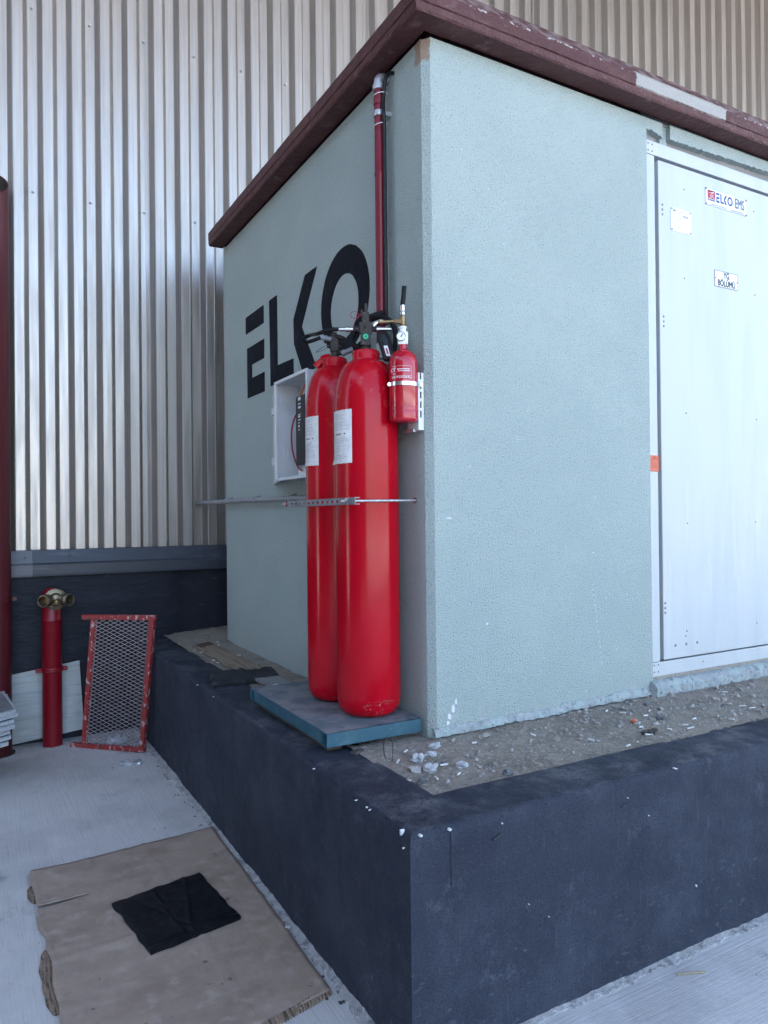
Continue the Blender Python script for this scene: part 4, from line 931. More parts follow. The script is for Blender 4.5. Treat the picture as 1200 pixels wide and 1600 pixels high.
# print on the extinguisher
tce = Vector((CP.x-EX[0], CP.y-EX[1], 0)).normalized(); rte = Vector((-tce.y, tce.x, 0))
def onext(u, z, off=.0007):
    f = u/er; q = Vector((EX[0], EX[1], 0)) + (tce*cos(f) + rte*sin(f))*(er+off); return (q.x, q.y, z)
t = MB()
def est(u0, u1, z0, z1):
    k_ = 8; o_ = []
    for i in range(k_+1): u = u0 + (u1-u0)*i/k_; o_ += [onext(u, z0), onext(u, z1)]
    t.add(o_, [(2*i, 2*i+2, 2*i+3, 2*i+1) for i in range(k_)])
vs, fs = text_tris('CY', .020, .0006, 1.0); t.add([onext(u*.9 - .043, 2.124 + v_ + .12*u) for u, v_ in vs], fs)
est(-.024, .027, 2.1255, 2.128); est(-.022, .026, 2.1185, 2.1205); est(-.05, .033, 2.1385, 2.1392); est(.0325, .0333, 2.088, 2.139); est(-.052, .033, 2.1005, 2.1012)
rnd = random.Random(5)
for z in (2.0925, 2.0965, 2.108):
    u = -.05
    while u < (.028 if z < 2.1 else -.03):
        w_ = rnd.uniform(.003, .010); est(u, u+w_, z, z+.0018); u += w_ + .003
t.build('printed_label', M['plate'], ex)

# slotted wall rail that carries the extinguisher
rl = thing('wall_rail', 'short white slotted metal rail screwed to the green wall behind the extinguisher', 'rail', (KX, .74, 1.89))
b = MB(); X0, X1 = KX-.026, KX-.0005
ya, yb = .7215, .803
zc = 1.893; zt = 2.122
b.box((X0, yb-.003, zc), (X1, yb, zt)); b.box((X1-.003, ya, zc), (X1, yb-.003, zt))
# outer web with slots, facing the camera
slots = [zc+.05+.038*i for i in range(5)]
b.box((X0, ya, zc), (X0+.008, ya+.003, zt)); b.box((X0+.015, ya, zc), (X1-.003, ya+.003, zt))
zz = zc
for s_ in slots: b.box((X0+.008, ya, zz), (X0+.015, ya+.003, s_)); zz = s_ + .027
b.box((X0+.008, ya, zz), (X0+.015, ya+.003, zt)); b.box((X0, ya+.003, zc), (X0+.003, yb-.003, zt))
b.build('channel', M['white_metal'], rl)
b = MB(); b.box((X0-.012, yb-.06, 1.887), (X0-.001, yb+.02, 1.90)); b.build('foot_bracket', M['galv'], rl)

# ================================================================== CYLINDER RESTRAINT
rs = thing('cylinder_strap', 'slotted steel channel bolted across both red cylinders with threaded rods', 'restraint', (.21, 1.05, 1.6))
b = MB(); xa, xb = .202, .224; y0_, y1_ = .712, 1.40; za, zb2 = 1.5965, 1.6235
b.box((xa, y0_, za), (xb, y1_, za+.003)); b.box((xa, y0_, zb2-.003), (xb, y1_, zb2))
n = 13; zz = (za+zb2)/2; yy = y0_
b.box((xa, y0_, za+.003), (xa+.003, y1_, zz-.0055)); b.box((xa, y0_, zz+.0055), (xa+.003, y1_, zb2-.003))
pitch = (y1_-y0_-.08)/n
for i in range(n):
    s_ = y0_ + .05 + i*pitch; b.box((xa, yy, zz-.0055), (xa+.003, s_, zz+.0055)); yy = s_ + .022
b.box((xa, yy, zz-.0055), (xa+.003, y1_, zz+.0055)); b.build('channel', M['galv_dull'], rs)
for y in (.775, 1.385):
    b = MB(); b.cyl((xa-.028, y, zz), (KX, y+.012 if y < 1 else y, zz+.004), .0052, seg=10); rod = b.build('threaded_rod', M['galv'], rs, smooth=True)
    b = MB(); b.lathe([(.0115, 0), (.0115, .009), (.0155, .0091), (.0155, .0113)], (xa-.0115, y, zz), (1, 0, 0), 6); b.build('nut', M['chrome'], rod)
b = MB(); b.lathe([(.012, 0), (.012, .006)], (KX-.007, .787, zz+.004), (1, 0, 0), 6); b.build('wall_nut', M['chrome'], rs)

# conduit along the wall
cd = thing('conduit', 'grey plastic conduit clipped along the green wall at strap height', 'conduit', (.48, 2.6, 1.66))
b = MB(); b.tube([(.478, 3.93, 1.664), (.478, 3.2, 1.664), (.479, 2.6, 1.66), (.4815, 2.05, 1.654), (.484, 1.55, 1.648)], .0155, 14, 8); b.build('pipe', M['conduit'], cd, smooth=True)
for y, z in ((3.16, 1.664), (2.61, 1.660), (2.03, 1.654)):
    b = MB(); b.lathe([(.0165, 0), (.0195, .001), (.0195, .019), (.0165, .02)], (.479, y-.01, z), (0, 1, 0), 16); b.box((.484, y-.009, z-.012), (KX, y+.009, z+.012)); b.cyl((.49, y, z+.018), (.515, y, z+.024), .005, seg=8); b.build('saddle', M['conduit'], cd, smooth=True)

# ================================================================== OPEN JUNCTION BOX
jb = thing('junction_box', 'open light grey plastic enclosure on the wall behind the red cylinders', 'enclosure', (KX, 1.75, 1.75))
bx0, bx1, by0, by1, bz0, bz1 = .37, KX-.001, 1.537, 1.967, 1.748, 2.272
b = MB(); w_ = .007
b.box((bx0, by0, bz1-w_), (bx1, by1, bz1)); b.box((bx0, by0, bz0), (bx1, by1, bz0+w_)); b.box((bx0, by0, bz0+w_), (bx1, by0+w_, bz1-w_)); b.box((bx0, by1-w_, bz0+w_), (bx1, by1, bz1-w_))
b.box((bx1-.006, by0+w_, bz0+w_), (bx1, by1-w_, bz1-w_)); b.build('shell', M['box_plastic'], jb, bevel=.002)
b = MB(); e = .012
for a_ in (((bx0-.004, by0-.004, bz1-e), (bx0+.008, by1+.004, bz1+.004)), ((bx0-.004, by0-.004, bz0-.004), (bx0+.008, by1+.004, bz0+e)), ((bx0-.004, by0-.004, bz0+e), (bx0+.008, by0+e, bz1-e)), ((bx0-.004, by1-e-.006, bz0+e), (bx0+.008, by1+.004, bz1-e))): b.box(*a_)
b.box((bx0-.007, by1-.024, 1.985), (bx0+.002, by1-.004, 2.03)); b.build('rim', M['white_metal'], jb, bevel=.002)
b = MB(); b.box((bx1-.018, by0+.03, bz0+.10), (bx1-.012, by1-.03, bz1-.075)); b.build('mounting_plate', M['box_inside'], jb, bevel=.001)
b = MB(); b.box((bx0+.06, by0+.06, bz0+.009), (bx1-.02, by0+.26, bz0+.05)); b.build('terminal_block', M['plate'], jb, bevel=.002)
# the door, swung fully open back against the wall
b = MB(); b.box((bx0+.014, by1+.010, bz0+.0), (bx0+.030, by1+.42, bz1-.0), Matrix.Rotation(radians(-17), 3, 'Z'), None)
dv = [v_ for v_ in b.v]
b = MB(); piv = Vector((bx0+.02, by1+.012, 0)); R_ = Matrix.Rotation(radians(-17.5), 3, 'Z')
b.box((-.004, 0, bz0-.004), (.012, .40, bz1+.004), R_, piv); b.box((.012, .004, bz0+.002), (.028, .010, bz1-.002), R_, piv); b.box((.012, .38, bz0+.002), (.028, .396, bz1-.002), R_, piv)
jd = b.build('door', M['box_plastic'], jb, bevel=.002)
for z in (2.13, 1.86):
    b = MB(); b.cyl((bx0+.006, by1+.012, z-.028), (bx0+.006, by1+.012, z+.028), .008, seg=12); b.box((bx0-.004, by1+.012, z-.022), (bx0+.008, by1+.05, z+.012)); b.cyl((bx0-.006, by1+.03, z-.022), (bx0+.01, by1+.03, z-.022), .011, seg=12); b.build('hinge', M['box_plastic'], jb, smooth=True)
bt = thing('battery_box', 'black control unit with white lettering standing inside the open enclosure', 'control unit', (.44, 1.75, 1.8))
b = MB(); b.box((.392, 1.59, 1.815), (.485, 1.735, 2.165)); b.build('casing', M['black_plastic'], bt, bevel=.004)
t = MB(); vs, fs = text_tris('M1 SAFE TR', .040, .0008, .85)
t = MB()
f3 = lambda u, v_: (.3915, 1.672 + v_, 2.03 + u)
y_ = 2.10
for h_, w2 in ((.012, .020), (.006, .020), (.016, .020)):
    t.add([(.3915, 1.70, y_), (.3915, 1.70-w2*1.6, y_), (.3915, 1.70-w2*1.6, y_+h_), (.3915, 1.70, y_+h_)], [(0, 1, 2, 3)]); y_ += .0205
for y_, h_, w2 in ((2.04, .006, .03), (2.055, .010, .026), (2.025, .005, .02), (2.068, .004, .03), (2.005, .012, .018), (1.99, .005, .022)):
    t.add([(.3915, 1.70, y_), (.3915, 1.70-w2, y_), (.3915, 1.70-w2, y_+h_), (.3915, 1.70, y_+h_)], [(0, 1, 2, 3)])
t.build('lettering', M['plate'], bt)
def wire(label, pts, m, r=.004): 
    h = MB(); h.tube(pts, r, 8, 6); return tag(h.build('wire', M[m], loc=tuple(pts[0]), smooth=True), label, 'wire')
wire('red wire drooping left of the black unit inside the open box', [(.42, 1.73, 2.11), (.40, 1.77, 2.06), (.395, 1.80, 1.98), (.40, 1.79, 1.88), (.42, 1.76, 1.80), (.44, 1.72, 1.79)], 'wire_red', .0045)
wire('thin red wire hanging straight to the white terminal block', [(.43, 1.735, 2.12), (.415, 1.775, 2.0), (.42, 1.76, 1.86), (.44, 1.70, 1.797)], 'wire_red', .003)
wire('orange wire arching over the top of the black unit', [(.43, 1.72, 2.10), (.435, 1.765, 2.16), (.44, 1.74, 2.215), (.44, 1.67, 2.24), (.44, 1.58, 2.235)], 'wire_orange', .006)
wire('orange wire behind the black unit at the left side', [(.455, 1.74, 2.14), (.455, 1.765, 2.05), (.455, 1.77, 1.95), (.46, 1.745, 1.84)], 'wire_orange', .0055)

# ================================================================== LEFT YARD
# tall maroon drainpipe with mitred open top
dp = thing('drainpipe', 'tall maroon pipe with slanted open top at the left edge', 'pipe', (-.925, 3.755, 0))
R0 = .1; cx, cy = -.925, 3.755; seg = 40; b = MB(); vs = []; fs = []
rows = [0, .5, 1.0, 1.02, 2, 3, 3.5, 'cut']
for z in rows:
    for k in range(seg):
        a_ = 2*pi*k/seg; x, y = cx + R0*cos(a_), cy + R0*sin(a_)
        zz = 3.80 + (y-cy)*1.05 if z == 'cut' else z
        vs.append((x, y, zz))
nr = len(rows)
for k in range(seg):
    a_ = 2*pi*k/seg; rr = R0-.006; x, y = cx + rr*cos(a_), cy + rr*sin(a_); vs.append((x, y, 3.80 + (y-cy)*1.05))
for i in range(nr):
    for k in range(seg): k2 = (k+1) % seg; fs.append((i*seg+k, i*seg+k2, (i+1)*seg+k2, (i+1)*seg+k))
b.add(vs, fs); b.build('pipe', M['drain'], dp, smooth=True)
b = MB(); vs = []; fs = []
for z in ('cut', 3.2):
    for k in range(seg):
        a_ = 2*pi*k/seg; rr = R0-.0062; x, y = cx + rr*cos(a_), cy + rr*sin(a_); vs.append((x, y, 3.799 + (y-cy)*1.05 if z == 'cut' else z))
for k in range(seg): k2 = (k+1) % seg; fs.append((k, k2, seg+k2, seg+k))
fs.append(tuple(seg+k for k in range(seg))); b.add(vs, fs); b.build('bore', M['pipe_in'], dp, fixn=False, smooth=True)
b = MB(); b.lathe([(R0-.002, 0), (R0+.006, .002), (R0+.006, .026), (R0-.002, .028)], (cx, cy, 1.008), seg=40); b.box((cx+R0-.004, cy-.006, 1.010), (cx+R0+.032, cy+.004, 1.034)); b.cyl((cx+R0+.02, cy-.012, 1.022), (cx+R0+.02, cy+.01, 1.022), .009, seg=8); b.build('clamp_ring', M['drain'], dp, smooth=True)
b = MB(); b.lathe([(R0+.02, -.005), (R0+.018, .004), (R0, .007)], (cx, cy, 0), seg=40); b.build('foot_gap', M['debris'], dp)

# standpipe with brass twin inlet
sp = thing('standpipe', 'crimson standpipe with weathered brass twin hose inlet', 'standpipe', (-.578, 3.765, 0))
cx, cy = -.578, 3.765
b = MB(); b.lathe([(.062, 0), (.0635, .02), (.0635, .855), (.065, .857), (.065, .866), (.0635, .868), (.0635, 1.03), (.055, 1.06), (.03, 1.08), (.0, 1.085)], (cx, cy, 0), seg=36); b.build('pipe', M['stand'], sp, smooth=True)
b = MB(); b.lathe([(.063, 0), (.070, .003), (.072, .010), (.067, .014), (.067, .020), (.072, .024), (.070, .033), (.063, .036)], (cx, cy, .505), seg=36)
for sg_ in (-1, 1): b.box((cx+sg_*.066-.012, cy-.012, .508), (cx+sg_*.066+.030*sg_+.0, cy+.006, .536)) if sg_ > 0 else b.box((cx-.104, cy-.012, .508), (cx-.058, cy+.006, .536)); b.cyl((cx+sg_*.088, cy-.02, .522), (cx+sg_*.088, cy+.012, .522), .011, seg=8)
b.build('clamp_ring', M['stand'], sp, bevel=.002)
b = MB(); b.lathe([(.07, -.004), (.068, .004), (.0635, .006)], (cx, cy, 0), seg=24); b.build('foot_grout', M['mortar'], sp)
fc = Vector((cx+.018, cy-.058, 1.006))
b = MB(); b.lathe([(.050, -.03), (.071, -.012), (.0735, -.004), (.0735, .004), (.066, .008), (.046, .012), (.034, .04), (.0, .048)], tuple(fc), (0, -1, 0), 36); bb = b.build('brass_body', M['brass'], sp, smooth=True)
for sx in (-1, 1):
    dirv = Vector((sx*.62, -.78, 0)).normalized(); st_ = fc + Vector((sx*.026, -.012, 0))
    b = MB(); b.lathe([(.030, -.01), (.032, .012), (.034, .016), (.034, .022), (.0315, .026), (.0315, .052), (.042, .055), (.0435, .060), (.0435, .088), (.041, .092), (.034, .0925), (.0315, .088), (.031, .03), (.0, .028)], tuple(st_), tuple(dirv), 32, cap=False); b.build('hose_inlet', M['brass'], bb, smooth=True)
    b = MB(); b.lathe([(.0305, .0305), (.0305, .0315)], tuple(st_), tuple(dirv), 24); b.build('inlet_clapper', M['brass_bright'] if sx < 0 else M['pipe_in'], bb)
b = MB(); b.lathe([(.014, 0), (.014, .03), (.011, .04), (.0, .042)], tuple(fc + Vector((0, -.045, -.004))), (0, -1, -.15), 12); b.cyl(fc + Vector((0, -.06, -.03)), fc + Vector((0, -.06, -.012)), .006, seg=8); b.build('centre_boss', M['brass_bright'], bb, smooth=True)

# plywood sheet leaning on the plinth behind the pipes
bl = MB(); o_ = Vector((-.387, 3.805, .062)); ang = radians(-4.2)
U = Vector((-cos(ang), 0, sin(ang)*1.0)); 
pts = [(-.367, 3.835, .065), (-.390, 3.872, .545), (-1.03, 3.872, .465), (-1.03, 3.835, .007)]
bl.poly(pts, (0, -.012, 0)); tag(bl.build('plywood_sheet', M['ply'], loc=(-.6, 3.85, .02), bevel=.001), 'pale grey plywood offcut leaning on the navy plinth behind the pipes', 'board')

# red expanded-metal grate leaning against the pedestal
gt = thing('metal_grate', 'chipped red metal frame with expanded mesh leaning against the pedestal', 'grate', (-.27, 3.45, 0))
BR = Vector((-.078, 3.262, .008)); TR = Vector((-.016, 3.188, .915)); Wd = Vector((-.386, .398, -.012)); Wd_n = Wd.normalized(); Wl = Wd.length
Up = (TR-BR).normalized(); Ul = (TR-BR).length; Nn = Wd_n.cross(Up).normalized()
if Nn.y > 0: Nn = -Nn
def G(u, v_, n=0): return BR + Wd_n*u + Up*v_ + Nn*n
def bar(u0, v0, u1, v1, n0=0, n1=.012):
    b = MB(); P = [G(u0, v0, n0), G(u1, v0, n0), G(u1, v1, n0), G(u0, v1, n0), G(u0, v0, n1), G(u1, v0, n1), G(u1, v1, n1), G(u0, v1, n1)]
    return b.add(P, [(0, 1, 2, 3), (4, 5, 6, 7), (0, 1, 5, 4), (1, 2, 6, 5), (2, 3, 7, 6), (3, 0, 4, 7)])
WL, UL = Wl, Ul; PW = .032
bar(-.005, UL-.032, WL+.005, UL, -.03, .004).build('top_rail', M['grate'], gt, bevel=.002)
bar(-.005, 0, WL+.02, .030, -.03, .004).build('bottom_rail', M['grate'], gt, bevel=.002)
bar(0, .031, PW, UL-.033, -.03, .002).build('stile', M['grate'], gt, bevel=.002)
bar(WL-.10, .031, WL-.10+PW, UL-.033, -.03, .002).build('stile', M['grate'], gt, bevel=.002)
ms = MB(); u0, u1 = PW-.004, WL-.10+.004; v0, v1 = .026, UL-.028
nu = 7; nv = 33; du = (u1-u0)/nu; dv = (v1-v0)/nv
def strip_bar(a_, b_, w_=.00125):
    d_ = (b_-a_).normalized(); s_ = d_.cross(Nn).normalized()*w_; n_ = Nn*.0012
    ms.add([a_-s_-n_, a_+s_-n_, a_+s_+n_, a_-s_+n_, b_-s_-n_, b_+s_-n_, b_+s_+n_, b_-s_+n_], [(0, 1, 5, 4), (1, 2, 6, 5), (2, 3, 7, 6), (3, 0, 4, 7)])
for j in range(nv):
    for i in range(nu):
        ua, ub, uc = u0+du*i, u0+du*(i+.5), u0+du*(i+1); va = v0+dv*j; vb_ = v0+dv*(j+.5); vc = v0+dv*(j+1)
        bz = .004*nz(i*.8, j*.4, 1)-.008
        for p_, q_ in (((ua, vb_), (ub, va)), ((ub, va), (uc, vb_)), ((ua, vb_), (ub, vc)), ((ub, vc), (uc, vb_))):
            strip_bar(G(p_[0], p_[1], -.008), G(q_[0], q_[1], -.008 + .003*nz(q_[0]*9, q_[1]*9)))
ms.build('expanded_mesh', M['mesh'], gt)

# clear plastic rubbish behind the grate, foil scrap on the ground
def crumple(c, sx, sy, sz, seed, jag=.5, sub=3):
    b = MB(); b.ball(c, 1, seed, sub, 0, (sx, sy, sz)); rnd = random.Random(seed)
    b.v = [Vector((v_.x + sx*jag*nz(v_.x*3/sx, v_.y*3/sy, seed, 1), v_.y + sy*jag*nz(v_.y*3/sy, v_.z*3/sz, seed+4, 1), max(.0015, v_.z + sz*jag*nz(v_.x*3/sx, v_.z*3/sz, seed+9, 1)))) for v_ in b.v]
    return b
tag(crumple((-.20, 3.50, .035), .055, .035, .04, 4, .7).build('plastic_wrapper', M['film'], loc=(-.2, 3.50, 0)), 'crumpled clear plastic wrapper lying behind the mesh grate', 'wrapper')
tag(crumple((-.185, 3.075, .015), .058, .033, .022, 8, .55).build('foil_scrap', M['foil'], loc=(-.185, 3.075, 0)), 'crumpled silvery foil scrap on the concrete before the grate', 'foil')
# damp stain-like flat pebble and twig
tag(MB().tube([(.994, -.076, .004), (1.04, -.094, .005), (1.089, -.113, .003)], .003, 6, 3).build('straw', M['straw'], loc=(1.04, -.094, 0)), 'thin dry straw on the concrete right of the pedestal', 'straw')

# stack of galvanised plates on a block at the left edge
blk = MB(); blk.box((-1.55, 3.02, 0), (-.985, 3.52, .232)); tag(blk.build('concrete_block', M['block'], loc=(-1.2, 3.27, 0), bevel=.006), 'rough concrete block carrying the stacked zinc trays at far left', 'block')
E1 = Vector((-.089, -.062, 0)).normalized(); E2 = Vector((-.055, .666, 0)).normalized()
labs = ['lowest zinc tray of the stack at the left edge', 'second zinc tray from the bottom of the stack', 'third zinc tray from the bottom of the stack', 'middle zinc tray of the stack at the left edge', 'zinc tray just under the second from the top', 'zinc tray just below the topmost one, sticking out furthest', 'topmost zinc tray of the stack with grey upper face']
for i, lb in enumerate(labs):
    ins = [.055, .035, .040, .012, .016, -.014, .0][i]; z0 = .234 + .0295*i; z1 = z0 + .0235 + (.004 if i in (3, 5) else 0)
    tr = thing('zinc_tray', lb, 'tray', (-1.1, 3.3, z0), 'zinc trays stacked at the left edge')
    c0 = Vector((-.829, 3.102, 0)) + E1*ins + E2*(.01*((i*7) % 3))
    R_ = Matrix.Rotation(radians(((i*5) % 4)-1.5), 3, 'Z')
    A_ = R_ @ E1; B_ = R_ @ E2
    P = [c0, c0 + A_*.60, c0 + A_*.60 + B_*.55, c0 + B_*.55]
    b = MB(); b.poly([(p_.x, p_.y, z1-.002) for p_ in P], (0, 0, .003)); b.build('plate', M['galv_dull'], tr)
    b = MB()
    for k in range(4):
        p_, q_ = P[k], P[(k+1) % 4]; d_ = (q_-p_).normalized(); n_ = Vector((d_.y, -d_.x, 0))
        cen = (P[0]+P[2])/2
        if n_.dot(cen-p_) < 0: n_ = -n_
        vs = [(p_.x, p_.y), (q_.x, q_.y), (q_.x+n_.x*.012, q_.y+n_.y*.012), (p_.x+n_.x*.012, p_.y+n_.y*.012)]
        b.poly([(x, y, z1) for x, y in vs], (0, 0, z1-z0))
    b.build('rim', M['zinc_white'], tr, bevel=.0015)

# ================================================================== CARDBOARD AND FOLDED SHEETS
def cardboard():
    root = thing('cardboard_sheet', 'torn brown corrugated cardboard sheet lying flat on the concrete', 'cardboard', (-.45, 1.1, 0))
    left = [(-.841,1.80),(-.852,1.72),(-.842,1.62),(-.838,1.50),(-.835,1.42),(-.846,1.40),(-.845,1.30),(-.826,1.22),(-.832,1.15),(-.822,1.05),(-.832,.92),(-.826,.80),(-.83,.70),(-.82,.55),(-.825,.30)]
    right = [(-.018,1.865),(-.02,1.72),(-.024,1.4),(-.03,1.1),(-.036,.8),(-.044,.6),(-.047,.43)]
    def ev(P, t):
        k = t*(len(P)-1); i = min(int(k), len(P)-2); f = k-i; return (P[i][0]*(1-f)+P[i+1][0]*f, P[i][1]*(1-f)+P[i+1][1]*f)
    nx, ny = 46, 70; slit = 17; ns = 11
    def pt(i, j, dz=0):
        u, t = i/nx, j/ny; a_ = ev(left, t); b_ = ev(right, t)
        x = a_[0]*(1-u)+b_[0]*u; y = a_[1]*(1-u)+b_[1]*u
        if j == 0: y += .004*nz(x, 1, 0, 30) + .018*sin(u*pi)*.6
        if i == 0: x += .006*nz(y, 5, 0, 40)
        z = .006 + .006*max(0, nz(x, y, 0, 3.0)) + .0025*nz(x, y, 4, 9)
        if i < 5: z += .004*(5-i)/5*(1+nz(x, y, 7, 12))
        z +=   .006*math.exp(-((y - 1.10 - .05*x)/.016)**2) + .005*math.exp(-((x + .30 + .03*y)/.010)**2) - .0025*math.exp(-((y - 1.118 - .05*x)/.010)**2)
        z += .010*math.exp(-((x+.82)**2 + (y-1.8)**2)/.02)
        return [x, y, max(z, .0055) + dz]
    m = MB(); idx = {}
    def vid(i, j, low=False):
        k = (i, j, low and j == slit and i < ns)
        if k not in idx:
            p = pt(i, j)
            if j == slit and i < ns:
                f = (ns-i)/ns
                if low: p[1] -= .012*f; p[2] = .006
                else: p[1] -= .004*f; p[2] += .014*f
            idx[k] = len(m.v); m.v.append(Vector(p))
        return idx[k]
    for j in range(ny):
        for i in range(nx):
            m.f.append((vid(i, j, True), vid(i+1, j, True), vid(i+1, j+1), vid(i, j+1)))
    o = m.build('sheet', M['card'], root, smooth=True, fixn=True)
    s_ = o.modifiers.new('thick', 'SOLIDIFY'); s_.thickness = .0045; s_.offset = -1
    # exposed torn lower ply along the left side and ragged front edge
    e = MB(); vs = []; n = 60
    for k in range(n+1):
        t = k/n; y = 1.16 - .40*t; x0 = -.838 - .026*max(0, sin(t*pi))**.5*(1+.3*nz(y, 2, 0, 14)); x1 = -.80
        for q_ in range(5): vs.append((x0 + (x1-x0)*q_/4, y, .0030 + .0008*sin(k*1.57)))
    e.add(vs, [(k*5+q_, k*5+q_+1, (k+1)*5+q_+1, (k+1)*5+q_) for k in range(n) for q_ in range(4)])
    e.build('torn_ply', M['card_edge'], root); e = MB(); vs = []
    for k in range(21):
        t = k/20; y = 1.70 - .17*t; x0 = -.845 - .022*max(0, sin(t*pi))**.6*(1+.3*nz(y, 2, 0, 20)); x1 = -.80
        for q_ in range(4): vs.append((x0 + (x1-x0)*q_/3, y, .0030 + .0008*sin(k*1.57)))
    e.add(vs, [(k*4+q_, k*4+q_+1, (k+1)*4+q_+1, (k+1)*4+q_) for k in range(20) for q_ in range(3)])
    e.build('torn_ply', M['card_edge'], root)
    f = MB(); vs = []; n = 160
    a_, b_ = Vector((-.047, .428, 0)), Vector((-.40, .345, 0))
    for k in range(n+1):
        p = a_.lerp(b_, k/n); r_ = .006*(1 + .6*nz(k*.5, 1)) ; zt = .011 + .004*nz(k*.7, 4)
        for q_, (dy, z) in enumerate(((.02, .013), (.004, zt), (-r_, zt*.75), (-r_-.004, .001))): vs.append((p.x + .003*nz(k*.9, q_), p.y + dy + .003*sin(k*1.3), z))
    f.add(vs, [(k*4+q_, k*4+q_+1, (k+1)*4+q_+1, (k+1)*4+q_) for k in range(n) for q_ in range(3)])
    f.build('ragged_edge', M['card_edge'], root)
    return root
cardboard()
def folded_sheet(name, label, cat, Q, z0, th, m, seed, creases, nx=44, ny=44):
    """quad Q (corners in order), thick folded pad with creases"""
    Q = [Vector((*q, 0)) for q in Q]; b = MB(); vs = []; cen = sum(Q, Vector())/4
    def top(u, v_):
        p = (Q[0]*(1-u)+Q[1]*u)*(1-v_) + (Q[3]*(1-u)+Q[2]*u)*v_
        p += Vector((.010*nz(u*6, v_*6, seed), .010*nz(u*6, v_*6, seed+3), 0))*(1 if min(u, v_, 1-u, 1-v_) < .03 else .3)
        z = th*(1 + .25*nz(u*2.5, v_*2.5, seed+5) + .10*nz(u*9, v_*9, seed+6))
        for (a_, b_, c_, w_, h_) in creases:
            dd = a_*u + b_*v_ - c_ + .03*nz(u*5, v_*5, seed+8); z += h_*math.exp(-(dd/w_)**2)
        e = min(u, v_, 1-u, 1-v_); z *= .55 + .45*min(1, e/.03)
        return (p.x, p.y, z0 + max(.002, z))
    for j in range(ny+1):
        for i in range(nx+1): vs.append(top(i/nx, j/ny))
    W_ = nx+1; fs = [(j*W_+i, j*W_+i+1, (j+1)*W_+i+1, (j+1)*W_+i) for j in range(ny) for i in range(nx)]
    ring = [i for i in range(nx)] + [j*W_+nx for j in range(ny)] + [ny*W_+nx-i for i in range(nx)] + [(ny-j)*W_ for j in range(ny)]
    o0 = len(vs); vs += [(vs[r_][0]*1.0 + (cen.x-vs[r_][0])*.012, vs[r_][1] + (cen.y-vs[r_][1])*.012, z0) for r_ in ring]; n = len(ring)
    fs += [(ring[k], o0+k, o0+(k+1) % n, ring[(k+1) % n]) for k in range(n)]
    b.add(vs, fs); return tag(b.build(name, M[m], loc=(cen.x, cen.y, z0), smooth=True), label, cat)
folded_sheet('folded_mat', 'folded black rubber mat lying on the cardboard', 'mat', [(-.580,1.343),(-.209,1.418),(-.165,.982),(-.517,.915)], .011, .016, 'black_sheet', 2,
    [(1, .05, .42, .008, .004), (1, .35, .80, .010, .004), (0, 1, .90, .012, -.005), (.5, 1, .62, .008, .0025), (1, -.4, .16, .008, -.004), (.2, 1, .12, .010, .003)])
folded_sheet('felt_pad', 'dusty black felt pad lying across the pedestal kerb', 'pad', [(.100,2.36),(.035,2.03),(.405,2.00),(.458,2.275)], .664, .026, 'black_felt', 5, [(0, 1, .5, .03, .006), (.3, 1, .8, .02, -.006)], 36, 30)

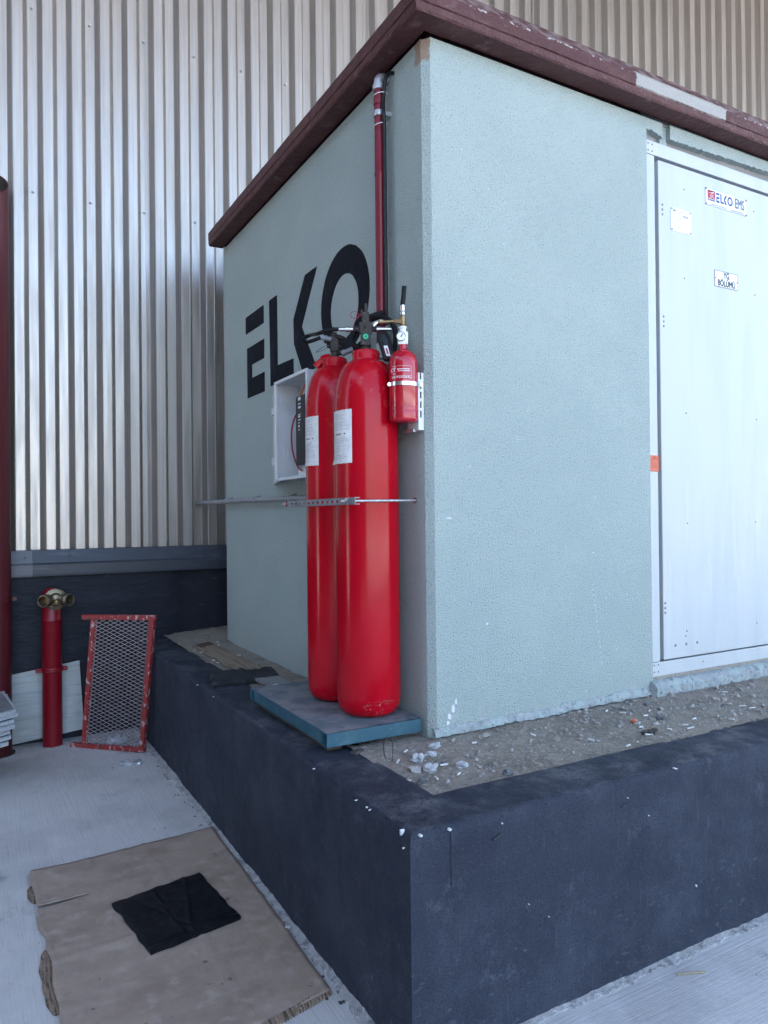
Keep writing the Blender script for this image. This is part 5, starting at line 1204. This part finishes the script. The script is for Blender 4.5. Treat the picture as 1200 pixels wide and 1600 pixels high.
pk = thing('wooden_plank', 'short weathered wooden plank on the soil beyond the felt pad', 'plank', (.31, 2.85, .68))
b = MB(); b.poly([(.262, 3.21, .693), (.375, 3.27, .696), (.385, 2.25, .694), (.248, 2.25, .691)], (0, 0, .022)); b.build('board', M['wood'], pk, bevel=.002)
b = MB(); b.poly([(.2622, 3.2105, .6935), (.3745, 3.2695, .6965), (.375, 3.15, .6965), (.33, 3.12, .6955), (.262, 3.08, .6935)], (0, 0, .001)); b.build('dark_stained_end', M['wood_cut'], pk)
b = MB(); b.poly([(.262, 2.04, .690), (.392, 2.06, .692), (.390, 1.70, .690), (.25, 1.70, .688)], (0, 0, .012)); tag(b.build('offcut', M['galv_dull'], loc=(.33, 1.9, .68), bevel=.001), 'flat grey offcut tucked between the felt pad and the teal platform', 'offcut')
b = MB(); b.tube([(.27, 1.80, .691), (.29, 1.78, .697), (.31, 1.80, .692), (.295, 1.815, .691)], .004, 6, 3); tag(b.build('paper_scrap', M['butt'], loc=(.28, 1.8, .68)), 'crumpled white paper scrap against the end of the teal platform', 'paper scrap')
b = MB(); b.tube([(.262, .60, soil_z(.26, .6)), (.258, .607, .69), (.275, .63, .725), (.30, .625, .718), (.29, .595, .69), (.275, .575, soil_z(.275, .575))], .0014, 6, 6); tag(b.build('wire_loop', M['cable'], loc=(.27, .6, .66), smooth=True), 'thin black wire loop sticking out of soil below the platform', 'wire')
b = MB(); b.box((-.03, -.014, 0), (.03, .014, .01), Matrix.Rotation(.5, 3, 'Z'), (.20, .71, .661)); tag(b.build('rusty_scrap', M['debris'], loc=(.2, .71, .661), bevel=.002), 'dark flat metal scrap on the pedestal top before the platform', 'scrap')
b = MB(); b.ball((1.31, .30, soil_z(1.31, .30)+.008), .022, 6, 3, .5, (1.3, .8, .6)); tag(b.build('charred_lump', M['debris'], loc=(1.31, .3, .66)), 'black charred lump among cigarette ends by the kerb', 'lump')
b = MB(); b.box((-.016, -.008, 0), (.016, .008, .010), Matrix.Rotation(.4, 3, 'Z'), (1.36, .425, soil_z(1.36, .425)+.002)); tag(b.build('brick_chip', M['orange'], loc=(1.36, .425, .66), bevel=.002), 'small orange brick chip on the soil strip', 'brick chip')
b = MB(); b.lathe([(.004, -.016), (.0042, .016)], (-.045, 1.247, .0065), (.6, .8, 0), 10); tag(b.build('cigarette_end', M['butt'], loc=(-.045, 1.247, 0), smooth=True), 'white cigarette end on the concrete along the pedestal foot', 'cigarette end')
b = MB(); b.ball((-.030, .845, .008), .012, 3, 2, .3, (1, .8, .8)); tag(b.build('stone', M['stone_pale'], loc=(-.03, .845, 0)), 'small pale stone on the concrete beside the cardboard', 'stone')

for o in bpy.data.objects:
    if '_base' in o: del o['_base']
